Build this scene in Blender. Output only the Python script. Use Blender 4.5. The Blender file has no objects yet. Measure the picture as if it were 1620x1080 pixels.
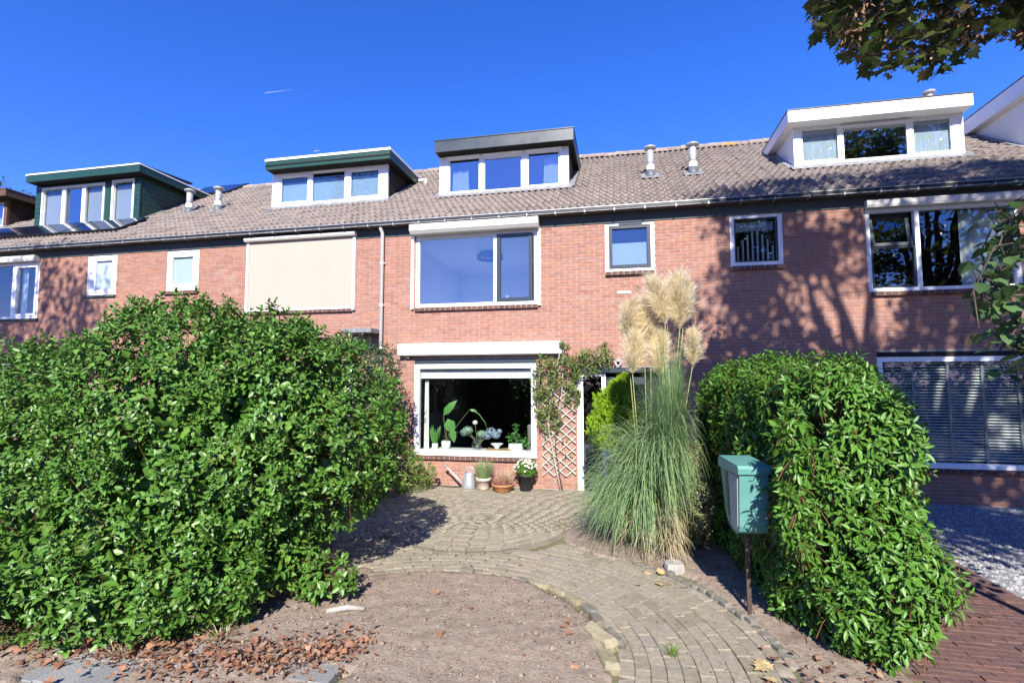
import bpy, math, random
import numpy as np
from mathutils import Matrix, Vector, noise as mnoise

random.seed(7)
RNG = np.random.default_rng(11)
S = bpy.context.scene
COL = S.collection
rad = math.radians

# ------------------------------------------------------------------ camera, sky, sun, exposure
F_PX, PITCH, YAW, ROLL = 827.88, 0.07532, -0.20515, 0.00222
CAM = (4.2973, -9.6697, 1.9599)
cam_data = bpy.data.cameras.new('camera')
cam_data.sensor_width = 36.0
cam_data.lens = F_PX / 1620 * 36.0
cam_data.clip_start = 0.05
cam_data.clip_end = 6000
cam = bpy.data.objects.new('camera', cam_data)
COL.objects.link(cam)
cam.matrix_world = (Matrix.Translation(CAM) @ Matrix.Rotation(-YAW, 4, 'Z')
                    @ Matrix.Rotation(math.pi / 2 + PITCH, 4, 'X') @ Matrix.Rotation(-ROLL, 4, 'Z'))
S.camera = cam

SUN_EL, SUN_DX = rad(36), -0.13          # shadows run towards +Y and a little towards -X
W = bpy.data.worlds.new('World')
S.world = W
W.use_nodes = True
wn = W.node_tree.nodes
wn.clear()
w_out = wn.new('ShaderNodeOutputWorld')
w_bg = wn.new('ShaderNodeBackground')
w_sky = wn.new('ShaderNodeTexSky')
w_sky.sky_type = 'NISHITA'
w_sky.sun_disc = False
w_sky.sun_elevation = SUN_EL
w_sky.sun_rotation = math.pi - math.atan(SUN_DX) 
w_sky.altitude = 900
w_sky.air_density = 1.0
w_sky.dust_density = 0.1
w_sky.ozone_density = 6.0
w_hue = wn.new('ShaderNodeHueSaturation')
w_hue.inputs['Saturation'].default_value = 1.22
w_hue.inputs['Value'].default_value = 1.0
W.node_tree.links.new(w_sky.outputs[0], w_hue.inputs['Color'])
w_tint = wn.new('ShaderNodeMix')
w_tint.data_type = 'RGBA'
w_tint.blend_type = 'MULTIPLY'
w_tint.inputs['Factor'].default_value = 1.0
w_tint.inputs['B'].default_value = (1.10, 0.80, 1.22, 1.0)
W.node_tree.links.new(w_hue.outputs[0], w_tint.inputs['A'])
W.node_tree.links.new(w_tint.outputs['Result'], w_bg.inputs['Color'])
w_bg.inputs['Strength'].default_value = 0.110
W.node_tree.links.new(w_bg.outputs[0], w_out.inputs['Surface'])

sun_data = bpy.data.lights.new('sun', 'SUN')
sun_data.energy = 5.0
sun_data.angle = rad(0.55)
sun_data.color = (1.0, 0.955, 0.86)
sun = bpy.data.objects.new('sun', sun_data)
COL.objects.link(sun)
SUN_DIR = Vector((SUN_DX, 1.0, -math.tan(SUN_EL) * math.sqrt(1 + SUN_DX * SUN_DX))).normalized()
sun.rotation_euler = SUN_DIR.to_track_quat('-Z', 'Y').to_euler()
sun.location = (6, -30, 25)

S.view_settings.view_transform = 'Standard'
S.view_settings.look = 'None'
S.view_settings.exposure = 1.16
S.view_settings.gamma = 1
S.view_settings.use_curve_mapping = False
S.render.engine = 'CYCLES'
S.cycles.max_bounces = 8
S.cycles.transparent_max_bounces = 12
S.cycles.sample_clamp_indirect = 6

# ------------------------------------------------------------------ projection (only to find which repeats show largest)
CW = np.array(cam.matrix_world.inverted())


def project(P):
    P = np.atleast_2d(np.asarray(P, float))
    q = np.c_[P, np.ones(len(P))] @ CW.T
    d = -q[:, 2]
    dd = np.where(d > 1e-3, d, 1e-3)
    return 810 + F_PX * q[:, 0] / dd, 540 - F_PX * q[:, 1] / dd, d


# ------------------------------------------------------------------ materials
FULL = {'white_paint', 'white_plastic', 'white_curtain', 'white_ceramic', 'white_petal', 'pampas_plume', 'room_wall', 'contrail_vapour', 'white_roller_blind', 'net_curtain'}
ALB = {'concrete_roof_tile': 0.66, 'dry_soil': 0.77, 'offwhite_box': 0.85, 'pvc_downpipe': 0.85, 'venetian_slat': 1.1, 'cream_screen_cloth': 0.70, 'viburnum_leaf': 0.78, 'laurel_leaf': 0.74, 'concrete_slab': 1.0,
       'pampas_blade': 0.85, 'lime_cypress_foliage': 0.8, 'maple_leaf': 0.95, 'brown_maple_seed': 1.0, 'houseplant_leaf': 0.9, 'teal_bin_paint': 0.85, 'slate_blue_fascia': 0.42, 'red_brick': 0.76, 'grey_paver': 0.78, 'brown_steel_post': 0.5}


def nn(nt, t, **kw):
    n = nt.nodes.new(t)
    for k, v in kw.items():
        setattr(n, k, v)
    return n


def rgba(c):
    return (c[0], c[1], c[2], 1.0)


def mat(name, c1, c2=None, ramp=None, scale=6.0, detail=4.0, rough=0.6, spec=0.5, metal=0.0, bump=0.0, bscale=40.0,
        rvar=0.0, transl=0.0, tcol=None, spots=None, stretch=None, rough_var=0.0):
    """ramp: colours picked by the piece's own random number; c1/c2: mixed by noise; spots: (colour, scale, amount)."""
    al = 1.0 if name in FULL else ALB.get(name, 0.72)
    sc_ = lambda c: None if c is None else tuple(x * al for x in c)
    if ramp:
        ramp = [sc_(c) for c in ramp]
    else:
        c1, c2 = sc_(c1), sc_(c2)
    spots = [(sc_(q[0]),) + tuple(q[1:]) for q in (spots or [])]
    m = bpy.data.materials.new(name)
    m.use_nodes = True
    nt = m.node_tree
    L = nt.links.new
    bs = nt.nodes['Principled BSDF']
    out = nt.nodes['Material Output']
    geo = nn(nt, 'ShaderNodeNewGeometry')
    pos = geo.outputs['Position']
    if stretch:
        mp = nn(nt, 'ShaderNodeMapping')
        mp.inputs['Scale'].default_value = stretch
        L(pos, mp.inputs['Vector'])
        pos = mp.outputs[0]
    col = None
    rnd = None
    if ramp or rvar:
        at = nn(nt, 'ShaderNodeAttribute', attribute_name='rnd')
        oi = nn(nt, 'ShaderNodeObjectInfo')
        ad = nn(nt, 'ShaderNodeMath', operation='ADD')
        L(at.outputs['Fac'], ad.inputs[0])
        L(oi.outputs['Random'], ad.inputs[1])
        fr = nn(nt, 'ShaderNodeMath', operation='FRACT')
        L(ad.outputs[0], fr.inputs[0])
        rnd = fr.outputs[0]
    if ramp:
        cr = nn(nt, 'ShaderNodeValToRGB')
        cr.color_ramp.interpolation = 'LINEAR'
        els = cr.color_ramp.elements
        els[0].position, els[0].color = 0.0, rgba(ramp[0])
        els[1].position, els[1].color = 1.0, rgba(ramp[-1])
        for i, c in enumerate(ramp[1:-1]):
            e = els.new((i + 1) / (len(ramp) - 1))
            e.color = rgba(c)
        L(rnd, cr.inputs[0])
        col = cr.outputs[0]
    nz = nn(nt, 'ShaderNodeTexNoise')
    nz.inputs['Scale'].default_value = scale
    nz.inputs['Detail'].default_value = detail
    nz.inputs['Roughness'].default_value = 0.62
    L(pos, nz.inputs['Vector'])
    if c2 is not None or col is None:
        mx = nn(nt, 'ShaderNodeMix', data_type='RGBA')
        st = nn(nt, 'ShaderNodeMapRange')
        st.inputs['From Min'].default_value = 0.32
        st.inputs['From Max'].default_value = 0.68
        L(nz.outputs['Fac'], st.inputs['Value'])
        L(st.outputs[0], mx.inputs['Factor'])
        if col is not None:
            mx.blend_type = 'MULTIPLY'
            mx.inputs['B'].default_value = rgba(c2)
            L(col, mx.inputs['A'])
        else:
            mx.inputs['A'].default_value = rgba(c1)
            mx.inputs['B'].default_value = rgba(c2 or c1)
        col = mx.outputs['Result']
    if rvar:
        hs = nn(nt, 'ShaderNodeHueSaturation')
        mr = nn(nt, 'ShaderNodeMapRange')
        mr.inputs['To Min'].default_value = 1 - rvar
        mr.inputs['To Max'].default_value = 1 + rvar
        L(rnd, mr.inputs['Value'])
        L(mr.outputs[0], hs.inputs['Value'])
        L(col, hs.inputs['Color'])
        col = hs.outputs[0]
    for sp in (spots or []):
        n2 = nn(nt, 'ShaderNodeTexNoise')
        n2.inputs['Scale'].default_value = sp[1]
        n2.inputs['Detail'].default_value = 5.0
        n2.inputs['Roughness'].default_value = 0.65
        L(pos, n2.inputs['Vector'])
        r2 = nn(nt, 'ShaderNodeMapRange')
        r2.inputs['From Min'].default_value = sp[2]
        r2.inputs['From Max'].default_value = sp[2] + 0.1
        r2.inputs['To Max'].default_value = sp[3] if len(sp) > 3 else 0.8
        L(n2.outputs['Fac'], r2.inputs['Value'])
        m2 = nn(nt, 'ShaderNodeMix', data_type='RGBA')
        L(r2.outputs[0], m2.inputs['Factor'])
        L(col, m2.inputs['A'])
        m2.inputs['B'].default_value = rgba(sp[0])
        col = m2.outputs['Result']
    L(col, bs.inputs['Base Color'])
    bs.inputs['Roughness'].default_value = rough
    bs.inputs['Specular IOR Level'].default_value = spec
    bs.inputs['Metallic'].default_value = metal
    if rough_var:
        rv = nn(nt, 'ShaderNodeMapRange')
        rv.inputs['To Min'].default_value = max(0.05, rough - rough_var)
        rv.inputs['To Max'].default_value = min(1, rough + rough_var)
        L(nz.outputs['Fac'], rv.inputs['Value'])
        L(rv.outputs[0], bs.inputs['Roughness'])
    if bump:
        nb = nn(nt, 'ShaderNodeTexNoise')
        nb.inputs['Scale'].default_value = bscale
        nb.inputs['Detail'].default_value = 4.0
        L(pos, nb.inputs['Vector'])
        bp = nn(nt, 'ShaderNodeBump')
        bp.inputs['Strength'].default_value = bump
        bp.inputs['Distance'].default_value = 0.01
        L(nb.outputs['Fac'], bp.inputs['Height'])
        L(bp.outputs[0], bs.inputs['Normal'])
    if transl:
        tr = nn(nt, 'ShaderNodeBsdfTranslucent')
        if tcol:
            tr.inputs['Color'].default_value = rgba(tcol)
        else:
            L(col, tr.inputs['Color'])
        ms = nn(nt, 'ShaderNodeMixShader')
        ms.inputs[0].default_value = transl
        L(bs.outputs[0], ms.inputs[1])
        L(tr.outputs[0], ms.inputs[2])
        L(ms.outputs[0], out.inputs['Surface'])
    return m


def glass_mat(name, base=0.08, tint=(0.85, 0.9, 0.92), gain=1.6, rough=0.0):
    m = bpy.data.materials.new(name)
    m.use_nodes = True
    nt = m.node_tree
    nt.nodes.clear()
    L = nt.links.new
    out = nn(nt, 'ShaderNodeOutputMaterial')
    # Schlick's curve on the unsigned angle, so that both faces of the thin pane behave alike
    g0 = nn(nt, 'ShaderNodeNewGeometry')
    dt = nn(nt, 'ShaderNodeVectorMath', operation='DOT_PRODUCT')
    L(g0.outputs['Incoming'], dt.inputs[0])
    L(g0.outputs['Normal'], dt.inputs[1])
    ab = nn(nt, 'ShaderNodeMath', operation='ABSOLUTE')
    L(dt.outputs['Value'], ab.inputs[0])
    om = nn(nt, 'ShaderNodeMath', operation='SUBTRACT')
    om.inputs[0].default_value = 1.0
    L(ab.outputs[0], om.inputs[1])
    pw = nn(nt, 'ShaderNodeMath', operation='POWER')
    pw.inputs[1].default_value = 5.0
    L(om.outputs[0], pw.inputs[0])
    ma = nn(nt, 'ShaderNodeMath', operation='MULTIPLY_ADD', use_clamp=True)
    ma.inputs[1].default_value = 0.9
    ma.inputs[2].default_value = base + 0.025 * gain
    L(pw.outputs[0], ma.inputs[0])
    t = nn(nt, 'ShaderNodeBsdfTransparent')
    t.inputs['Color'].default_value = rgba(tint)
    g = nn(nt, 'ShaderNodeBsdfGlossy')
    g.inputs['Roughness'].default_value = rough
    g.inputs['Color'].default_value = (1, 1, 1, 1)
    nz = nn(nt, 'ShaderNodeTexNoise')
    nz.inputs['Scale'].default_value = 1.7
    nz.inputs['Detail'].default_value = 1.0
    geo = nn(nt, 'ShaderNodeNewGeometry')
    L(geo.outputs['Position'], nz.inputs['Vector'])
    bp = nn(nt, 'ShaderNodeBump')
    bp.inputs['Strength'].default_value = 0.02
    bp.inputs['Distance'].default_value = 0.1
    L(nz.outputs['Fac'], bp.inputs['Height'])
    L(bp.outputs[0], g.inputs['Normal'])
    ms = nn(nt, 'ShaderNodeMixShader')
    L(ma.outputs[0], ms.inputs[0])
    L(t.outputs[0], ms.inputs[1])
    L(g.outputs[0], ms.inputs[2])
    L(ms.outputs[0], out.inputs['Surface'])
    return m


M = {}
M['brick'] = mat('red_brick', None, (0.8, 0.77, 0.75), scale=9,
                 ramp=[(0.38, 0.178, 0.132), (0.42, 0.205, 0.155), (0.45, 0.228, 0.178), (0.40, 0.21, 0.168), (0.47, 0.222, 0.145),
                       (0.43, 0.222, 0.178), (0.37, 0.188, 0.152), (0.46, 0.248, 0.192)], rough=0.85, spec=0.2, bump=0.35, bscale=120,
                 spots=[((0.52, 0.43, 0.37), 1.1, 0.60, 0.30), ((0.24, 0.15, 0.12), 2.3, 0.64, 0.25)])
M['mortar'] = mat('mortar', (0.46, 0.39, 0.325), (0.54, 0.465, 0.395), scale=14, rough=0.95, spec=0.1, bump=0.4, bscale=150)
M['sill_brick'] = mat('dark_sill_brick', None, (0.8, 0.8, 0.8), ramp=[(0.15, 0.07, 0.055), (0.20, 0.10, 0.08), (0.12, 0.07, 0.06)], rough=0.8, spec=0.25)
M['tile'] = mat('concrete_roof_tile', None, (0.70, 0.68, 0.67), scale=5, detail=6,
                ramp=[(0.29, 0.243, 0.222), (0.33, 0.280, 0.255), (0.36, 0.302, 0.272), (0.32, 0.276, 0.255), (0.38, 0.320, 0.280), (0.31, 0.262, 0.240)],
                rough=0.9, spec=0.2, bump=0.5, bscale=70, spots=[((0.075, 0.065, 0.058), 7.0, 0.60, 0.75), ((0.42, 0.39, 0.34), 22.0, 0.62, 0.5)])
M['ridge'] = mat('ridge_tile', (0.27, 0.22, 0.19), (0.37, 0.31, 0.27), scale=8, rough=0.9, spec=0.2, bump=0.6, bscale=50, rvar=0.15,
                 spots=[((0.50, 0.46, 0.38), 14, 0.56, 0.7)])
M['ridge_orange'] = mat('lichen_ridge_tile', (0.40, 0.22, 0.07), (0.45, 0.33, 0.2), scale=12, rough=0.9, spec=0.2, bump=0.6, bscale=50)
M['deck'] = mat('roof_underlay', (0.03, 0.028, 0.026), rough=0.9, spec=0.1)
M['white'] = mat('white_paint', (0.78, 0.78, 0.76), (0.72, 0.72, 0.70), scale=2.5, rough=0.35, spec=0.45, spots=[((0.55, 0.53, 0.49), 5, 0.64, 0.35)])
M['whiteplastic'] = mat('white_plastic', (0.80, 0.80, 0.79), (0.76, 0.76, 0.75), scale=1.5, rough=0.28, spec=0.5)
M['offwhite'] = mat('offwhite_box', (0.74, 0.71, 0.66), (0.68, 0.65, 0.60), scale=3, rough=0.4, spec=0.4)
M['sash'] = mat('anthracite_paint', (0.028, 0.042, 0.05), (0.036, 0.05, 0.058), scale=3, rough=0.3, spec=0.5)
M['slate'] = mat('slate_blue_fascia', (0.045, 0.068, 0.085), (0.065, 0.09, 0.105), scale=2.2, detail=6, rough=0.35, spec=0.5, rough_var=0.12)
M['green'] = mat('dark_green_paint', (0.012, 0.055, 0.038), (0.018, 0.068, 0.048), scale=3, rough=0.4, spec=0.45)
M['brown'] = mat('brown_wood', (0.10, 0.055, 0.035), (0.15, 0.085, 0.06), scale=3, rough=0.6, spec=0.3, stretch=(1, 1, 8))
M['darkbrown'] = mat('dark_brown_cheek', (0.035, 0.02, 0.014), (0.05, 0.03, 0.02), scale=3, rough=0.6, spec=0.3)
M['blackclad'] = mat('black_cladding', (0.012, 0.012, 0.012), (0.025, 0.022, 0.02), scale=2, rough=0.6, spec=0.2)
M['lead'] = mat('lead_flashing', (0.16, 0.165, 0.175), (0.34, 0.345, 0.355), scale=9, rough=0.5, spec=0.4, bump=0.5, bscale=25)
M['zinc'] = mat('gutter_grey', (0.40, 0.41, 0.42), (0.50, 0.51, 0.52), scale=4, rough=0.4, spec=0.5, metal=0.3)
M['gutterdark'] = mat('gutter_dark', (0.018, 0.018, 0.02), (0.03, 0.03, 0.032), scale=3, rough=0.4, spec=0.4)
M['soffit'] = mat('soffit_board', (0.14, 0.125, 0.11), (0.19, 0.165, 0.15), scale=3, rough=0.7, spec=0.2)
M['frieze'] = mat('frieze_board', (0.085, 0.10, 0.105), (0.11, 0.125, 0.125), scale=3, rough=0.7, spec=0.2)
M['pipe'] = mat('pvc_downpipe', (0.66, 0.64, 0.62), (0.72, 0.70, 0.68), scale=2, rough=0.4, spec=0.4)
M['vent'] = mat('aluminium_flue', (0.42, 0.43, 0.45), (0.56, 0.57, 0.59), scale=12, rough=0.38, spec=0.5, metal=0.25, bump=0.15, bscale=30)
M['ventdark'] = mat('flue_collar', (0.10, 0.115, 0.14), (0.15, 0.165, 0.19), scale=8, rough=0.5, spec=0.4)
M['cloth'] = mat('cream_screen_cloth', (0.60, 0.525, 0.445), (0.57, 0.50, 0.425), scale=1.2, detail=2, rough=0.9, spec=0.1, bump=0.1, bscale=300, transl=0.15)
M['glass'] = glass_mat('window_glass', 0.05)
M['glassclear'] = glass_mat('clear_glass', 0.01, tint=(0.90, 0.92, 0.92), gain=1.0)
M['glassroom'] = glass_mat('room_glass', 0.08, tint=(0.88, 0.92, 0.95))
M['glassblue'] = glass_mat('coated_glass', 0.20, tint=(0.75, 0.82, 0.9))
M['glassdark'] = glass_mat('dark_glass', 0.015, tint=(0.62, 0.66, 0.68), gain=1.0)
M['frost'] = mat('frosted_glass', (0.30, 0.40, 0.45), (0.40, 0.50, 0.55), scale=60, detail=2, rough=0.25, spec=0.6, bump=0.5, bscale=90)
M['frostpale'] = mat('pale_frosted_glass', (0.42, 0.52, 0.60), (0.46, 0.56, 0.63), scale=3, rough=0.2, spec=0.6)
M['blind'] = mat('pale_blind', (0.50, 0.60, 0.64), (0.54, 0.63, 0.66), scale=2, rough=0.8, spec=0.2, transl=0.2)
M['bluegrey'] = mat('blue_grey_blind', (0.36, 0.47, 0.60), (0.40, 0.50, 0.63), scale=2, rough=0.8, spec=0.2)
M['whiteblind'] = mat('white_roller_blind', (0.76, 0.77, 0.76), (0.72, 0.74, 0.73), scale=2, rough=0.7, spec=0.3)
M['slat'] = mat('venetian_slat', (0.62, 0.64, 0.63), (0.68, 0.70, 0.69), scale=2, rough=0.4, spec=0.4)
M['tape'] = mat('blind_tape', (0.30, 0.36, 0.38), (0.36, 0.42, 0.44), scale=3, rough=0.8, spec=0.2)
M['screen'] = mat('grey_insect_screen', (0.40, 0.38, 0.39), (0.46, 0.44, 0.45), scale=2, rough=0.55, spec=0.4)
M['net'] = mat('net_curtain', (0.72, 0.74, 0.76), (0.48, 0.50, 0.53), scale=3, rough=0.9, spec=0.1, stretch=(18, 18, 0.6), transl=0.3)
M['curtain'] = mat('white_curtain', (0.78, 0.78, 0.75), (0.72, 0.72, 0.69), scale=3, rough=0.9, spec=0.1, transl=0.25)
M['room'] = mat('room_wall', (0.76, 0.77, 0.78), (0.80, 0.81, 0.82), scale=1, rough=0.9, spec=0.1)
M['roomgrey'] = mat('room_taupe_wall', (0.50, 0.48, 0.45), (0.56, 0.54, 0.51), scale=1, rough=0.9, spec=0.1)
M['roomdark'] = mat('room_dark', (0.030, 0.028, 0.026), rough=0.9, spec=0.1)  # near-black colour puts the darkness of unlit rooms into their surfaces
M['solar'] = mat('solar_cell', (0.010, 0.014, 0.035), (0.014, 0.02, 0.05), scale=3, rough=0.06, spec=0.8)
M['solarframe'] = mat('solar_frame', (0.015, 0.015, 0.017), rough=0.4, spec=0.4)
M['paver'] = mat('grey_paver', None, (0.66, 0.64, 0.62), scale=22, detail=6,
                 ramp=[(0.30, 0.265, 0.20), (0.37, 0.33, 0.25), (0.42, 0.37, 0.29), (0.34, 0.30, 0.225), (0.40, 0.35, 0.265), (0.35, 0.32, 0.26)],
                 rough=0.9, spec=0.2, bump=0.8, bscale=90, spots=[((0.13, 0.135, 0.045), 1.6, 0.60, 0.55), ((0.17, 0.17, 0.06), 5.0, 0.62, 0.45), ((0.50, 0.46, 0.40), 40.0, 0.63, 0.45)])
M['joint'] = mat('sand_joint', (0.16, 0.145, 0.085), (0.22, 0.205, 0.11), scale=9, detail=6, rough=0.95, spec=0.1, bump=0.7, bscale=60)
M['ringpaver'] = mat('dark_ring_paver', (0.20, 0.185, 0.135), (0.27, 0.245, 0.18), scale=14, rough=0.9, spec=0.2, bump=0.6, bscale=80, rvar=0.12)
M['redpaver'] = mat('red_clay_paver', None, (0.74, 0.70, 0.70), scale=18, detail=5,
                    ramp=[(0.15, 0.088, 0.075), (0.20, 0.115, 0.10), (0.17, 0.10, 0.095), (0.23, 0.125, 0.10), (0.14, 0.09, 0.085), (0.19, 0.12, 0.11)], rough=0.8, spec=0.25, bump=0.5, bscale=90)
M['slab'] = mat('concrete_slab', (0.19, 0.19, 0.185), (0.27, 0.27, 0.262), scale=60, detail=8, rough=0.9, spec=0.2, bump=0.9, bscale=160, rvar=0.12,
                spots=[((0.18, 0.17, 0.155), 4, 0.60, 0.5)])
M['soil'] = mat('dry_soil', (0.245, 0.192, 0.150), (0.345, 0.278, 0.222), scale=16, detail=8, rough=0.95, spec=0.1, bump=1.0, bscale=45,
                spots=[((0.46, 0.38, 0.32), 90, 0.66, 0.6), ((0.13, 0.095, 0.07), 60, 0.66, 0.6), ((0.17, 0.125, 0.095), 2.2, 0.58, 0.6)])
M['earth'] = mat('ground_earth', (0.10, 0.085, 0.06), (0.14, 0.12, 0.085), scale=3, rough=0.95, spec=0.1)
M['asphalt'] = mat('asphalt', (0.045, 0.045, 0.047), (0.06, 0.06, 0.06), scale=40, rough=0.9, spec=0.2, bump=0.5, bscale=200)
M['gravelbed'] = mat('gravel_bed', (0.20, 0.20, 0.21), (0.36, 0.36, 0.36), scale=40, rough=0.9, spec=0.2, bump=1.0, bscale=45)
M['gravel'] = mat('white_gravel', None, None, ramp=[(0.55, 0.54, 0.52), (0.38, 0.38, 0.39), (0.48, 0.48, 0.48), (0.26, 0.26, 0.28)], rough=0.7, spec=0.3)
M['stone'] = mat('yellow_edging_stone', (0.29, 0.25, 0.16), (0.40, 0.35, 0.24), scale=9, detail=6, rough=0.9, spec=0.2, bump=0.8, bscale=30, rvar=0.12)
M['greystone'] = mat('grey_edging_block', (0.15, 0.14, 0.115), (0.25, 0.23, 0.19), scale=14, rough=0.9, spec=0.2, bump=0.6, bscale=60, rvar=0.15)
M['palestone'] = mat('pale_grey_block', (0.36, 0.34, 0.31), (0.45, 0.43, 0.39), scale=12, rough=0.85, spec=0.2, bump=0.4, bscale=60)
M['litter'] = mat('brown_leaf_litter', None, None, ramp=[(0.24, 0.105, 0.065), (0.36, 0.18, 0.11), (0.16, 0.075, 0.05), (0.46, 0.30, 0.20), (0.22, 0.11, 0.075), (0.34, 0.14, 0.075), (0.30, 0.20, 0.14)], rough=0.7, spec=0.3, transl=0.15)
M['fallen'] = mat('fallen_yellow_leaf', (0.62, 0.42, 0.17), (0.70, 0.55, 0.30), scale=20, rough=0.6, spec=0.3, rvar=0.15, transl=0.15)
M['fallenred'] = mat('fallen_rust_leaf', (0.34, 0.14, 0.07), (0.48, 0.27, 0.16), scale=30, rough=0.6, spec=0.3, rvar=0.15, transl=0.15)
M['chip'] = mat('wood_chip', None, None, ramp=[(0.46, 0.37, 0.30), (0.38, 0.29, 0.23), (0.58, 0.52, 0.46), (0.26, 0.15, 0.10), (0.34, 0.24, 0.18), (0.15, 0.10, 0.07)], rough=0.8, spec=0.2)
GREENS = [(0.060, 0.15, 0.020), (0.085, 0.20, 0.026), (0.115, 0.25, 0.036), (0.070, 0.175, 0.024), (0.15, 0.31, 0.045), (0.09, 0.21, 0.03)]
M['viburnum'] = mat('viburnum_leaf', None, None, ramp=GREENS + [(0.12, 0.17, 0.03)], rough=0.42, spec=0.4, transl=0.12)
M['laurel'] = mat('laurel_leaf', None, None, ramp=[(0.07, 0.175, 0.018), (0.09, 0.215, 0.022), (0.115, 0.265, 0.03), (0.075, 0.185, 0.022), (0.13, 0.29, 0.03)], rough=0.44, spec=0.38, transl=0.14)
M['dullleaf'] = mat('dull_bush_leaf', None, None, ramp=[(0.035, 0.075, 0.024), (0.05, 0.10, 0.032), (0.065, 0.125, 0.042), (0.045, 0.085, 0.032)], rough=0.42, spec=0.5, transl=0.15)
M['youngleaf'] = mat('young_tree_leaf', None, None, ramp=[(0.05, 0.10, 0.03), (0.075, 0.14, 0.04), (0.12, 0.22, 0.07), (0.06, 0.11, 0.035)], rough=0.42, spec=0.5, transl=0.3)
M['limeleaf'] = mat('lime_variegated_leaf', None, None, ramp=[(0.13, 0.25, 0.03), (0.20, 0.33, 0.05), (0.09, 0.19, 0.03), (0.28, 0.36, 0.07), (0.12, 0.22, 0.04)], rough=0.45, spec=0.5, transl=0.25)
M['euonymus'] = mat('pale_variegated_leaf', None, None, ramp=[(0.10, 0.15, 0.04), (0.32, 0.34, 0.14), (0.07, 0.11, 0.03), (0.20, 0.22, 0.08)], rough=0.45, spec=0.5, transl=0.2)
M['climber'] = mat('climber_leaf', None, None, ramp=[(0.09, 0.18, 0.03), (0.16, 0.27, 0.05), (0.23, 0.34, 0.08), (0.16, 0.10, 0.05), (0.12, 0.22, 0.04), (0.28, 0.36, 0.12)], rough=0.45, spec=0.5, transl=0.25)
M['cypress'] = mat('lime_cypress_foliage', None, None, ramp=[(0.22, 0.40, 0.015), (0.33, 0.52, 0.025), (0.42, 0.60, 0.04), (0.26, 0.44, 0.02)], rough=0.6, spec=0.3, transl=0.3)
M['blade'] = mat('pampas_blade', None, None, ramp=[(0.16, 0.28, 0.11), (0.23, 0.36, 0.16), (0.31, 0.44, 0.21), (0.18, 0.31, 0.11), (0.40, 0.46, 0.20)], rough=0.5, spec=0.4, transl=0.3)
M['straw'] = mat('dry_straw', None, None, ramp=[(0.40, 0.33, 0.19), (0.50, 0.43, 0.27), (0.33, 0.26, 0.14)], rough=0.7, spec=0.3)
M['plume'] = mat('pampas_plume', None, None, ramp=[(0.84, 0.75, 0.52), (0.90, 0.83, 0.64), (0.80, 0.68, 0.44), (0.93, 0.88, 0.74)], rough=0.85, spec=0.15, transl=0.55)
M['stalk'] = mat('pampas_stalk', (0.24, 0.28, 0.10), (0.36, 0.38, 0.17), scale=6, rough=0.6, spec=0.3)
M['maple'] = mat('maple_leaf', None, None, ramp=[(0.05, 0.085, 0.022), (0.07, 0.12, 0.026), (0.10, 0.16, 0.035), (0.14, 0.16, 0.04), (0.09, 0.07, 0.025), (0.06, 0.10, 0.025)], rough=0.45, spec=0.4, transl=0.38)
M['samara'] = mat('brown_maple_seed', None, None, ramp=[(0.30, 0.17, 0.09), (0.42, 0.26, 0.14), (0.24, 0.13, 0.07)], rough=0.7, spec=0.2, transl=0.2)
M['bark'] = mat('bark', (0.07, 0.055, 0.04), (0.12, 0.10, 0.08), scale=14, rough=0.9, spec=0.15, bump=0.8, bscale=30, stretch=(1, 1, 0.3))
M['twig'] = mat('reddish_twig', (0.15, 0.065, 0.035), (0.22, 0.10, 0.05), scale=10, rough=0.7, spec=0.3)
M['wood'] = mat('grey_lattice_wood', (0.46, 0.42, 0.37), (0.56, 0.52, 0.46), scale=12, rough=0.8, spec=0.2, rvar=0.1)
M['bin'] = mat('teal_bin_paint', (0.085, 0.245, 0.22), (0.11, 0.28, 0.25), scale=4, rough=0.4, spec=0.45, spots=[((0.14, 0.33, 0.30), 10, 0.62, 0.5)])
M['bingrey'] = mat('grey_bin_panel', (0.33, 0.38, 0.38), (0.40, 0.44, 0.43), scale=5, rough=0.5, spec=0.4)  # grey plate on the left side of the teal bin
M['post'] = mat('brown_steel_post', (0.10, 0.065, 0.05), (0.15, 0.10, 0.08), scale=12, rough=0.7, spec=0.3)
M['can'] = mat('galvanised_zinc', (0.48, 0.52, 0.56), (0.60, 0.64, 0.68), scale=18, rough=0.42, spec=0.5, metal=0.5)
M['terra'] = mat('terracotta', (0.48, 0.20, 0.085), (0.56, 0.27, 0.13), scale=9, rough=0.85, spec=0.2, bump=0.2, bscale=60)
M['limeterra'] = mat('limed_terracotta', (0.55, 0.40, 0.31), (0.70, 0.62, 0.55), scale=7, detail=6, rough=0.9, spec=0.2, bump=0.3, bscale=60)
M['black'] = mat('black_plastic', (0.02, 0.021, 0.023), (0.03, 0.03, 0.033), scale=10, rough=0.45, spec=0.4)
M['potsoil'] = mat('pot_soil', (0.04, 0.03, 0.02), (0.07, 0.05, 0.035), scale=40, rough=0.95, spec=0.1)
M['heather'] = mat('red_heather', None, None, ramp=[(0.40, 0.14, 0.10), (0.48, 0.22, 0.15), (0.32, 0.10, 0.08), (0.55, 0.32, 0.24)], rough=0.7, spec=0.2, transl=0.2)
M['petal'] = mat('white_petal', None, None, ramp=[(0.78, 0.78, 0.68), (0.82, 0.82, 0.76), (0.72, 0.74, 0.55)], rough=0.6, spec=0.3, transl=0.2)
M['blueflower'] = mat('hydrangea_blue', None, None, ramp=[(0.40, 0.50, 0.68), (0.52, 0.60, 0.75), (0.34, 0.52, 0.58)], rough=0.6, spec=0.2, transl=0.25)
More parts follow.
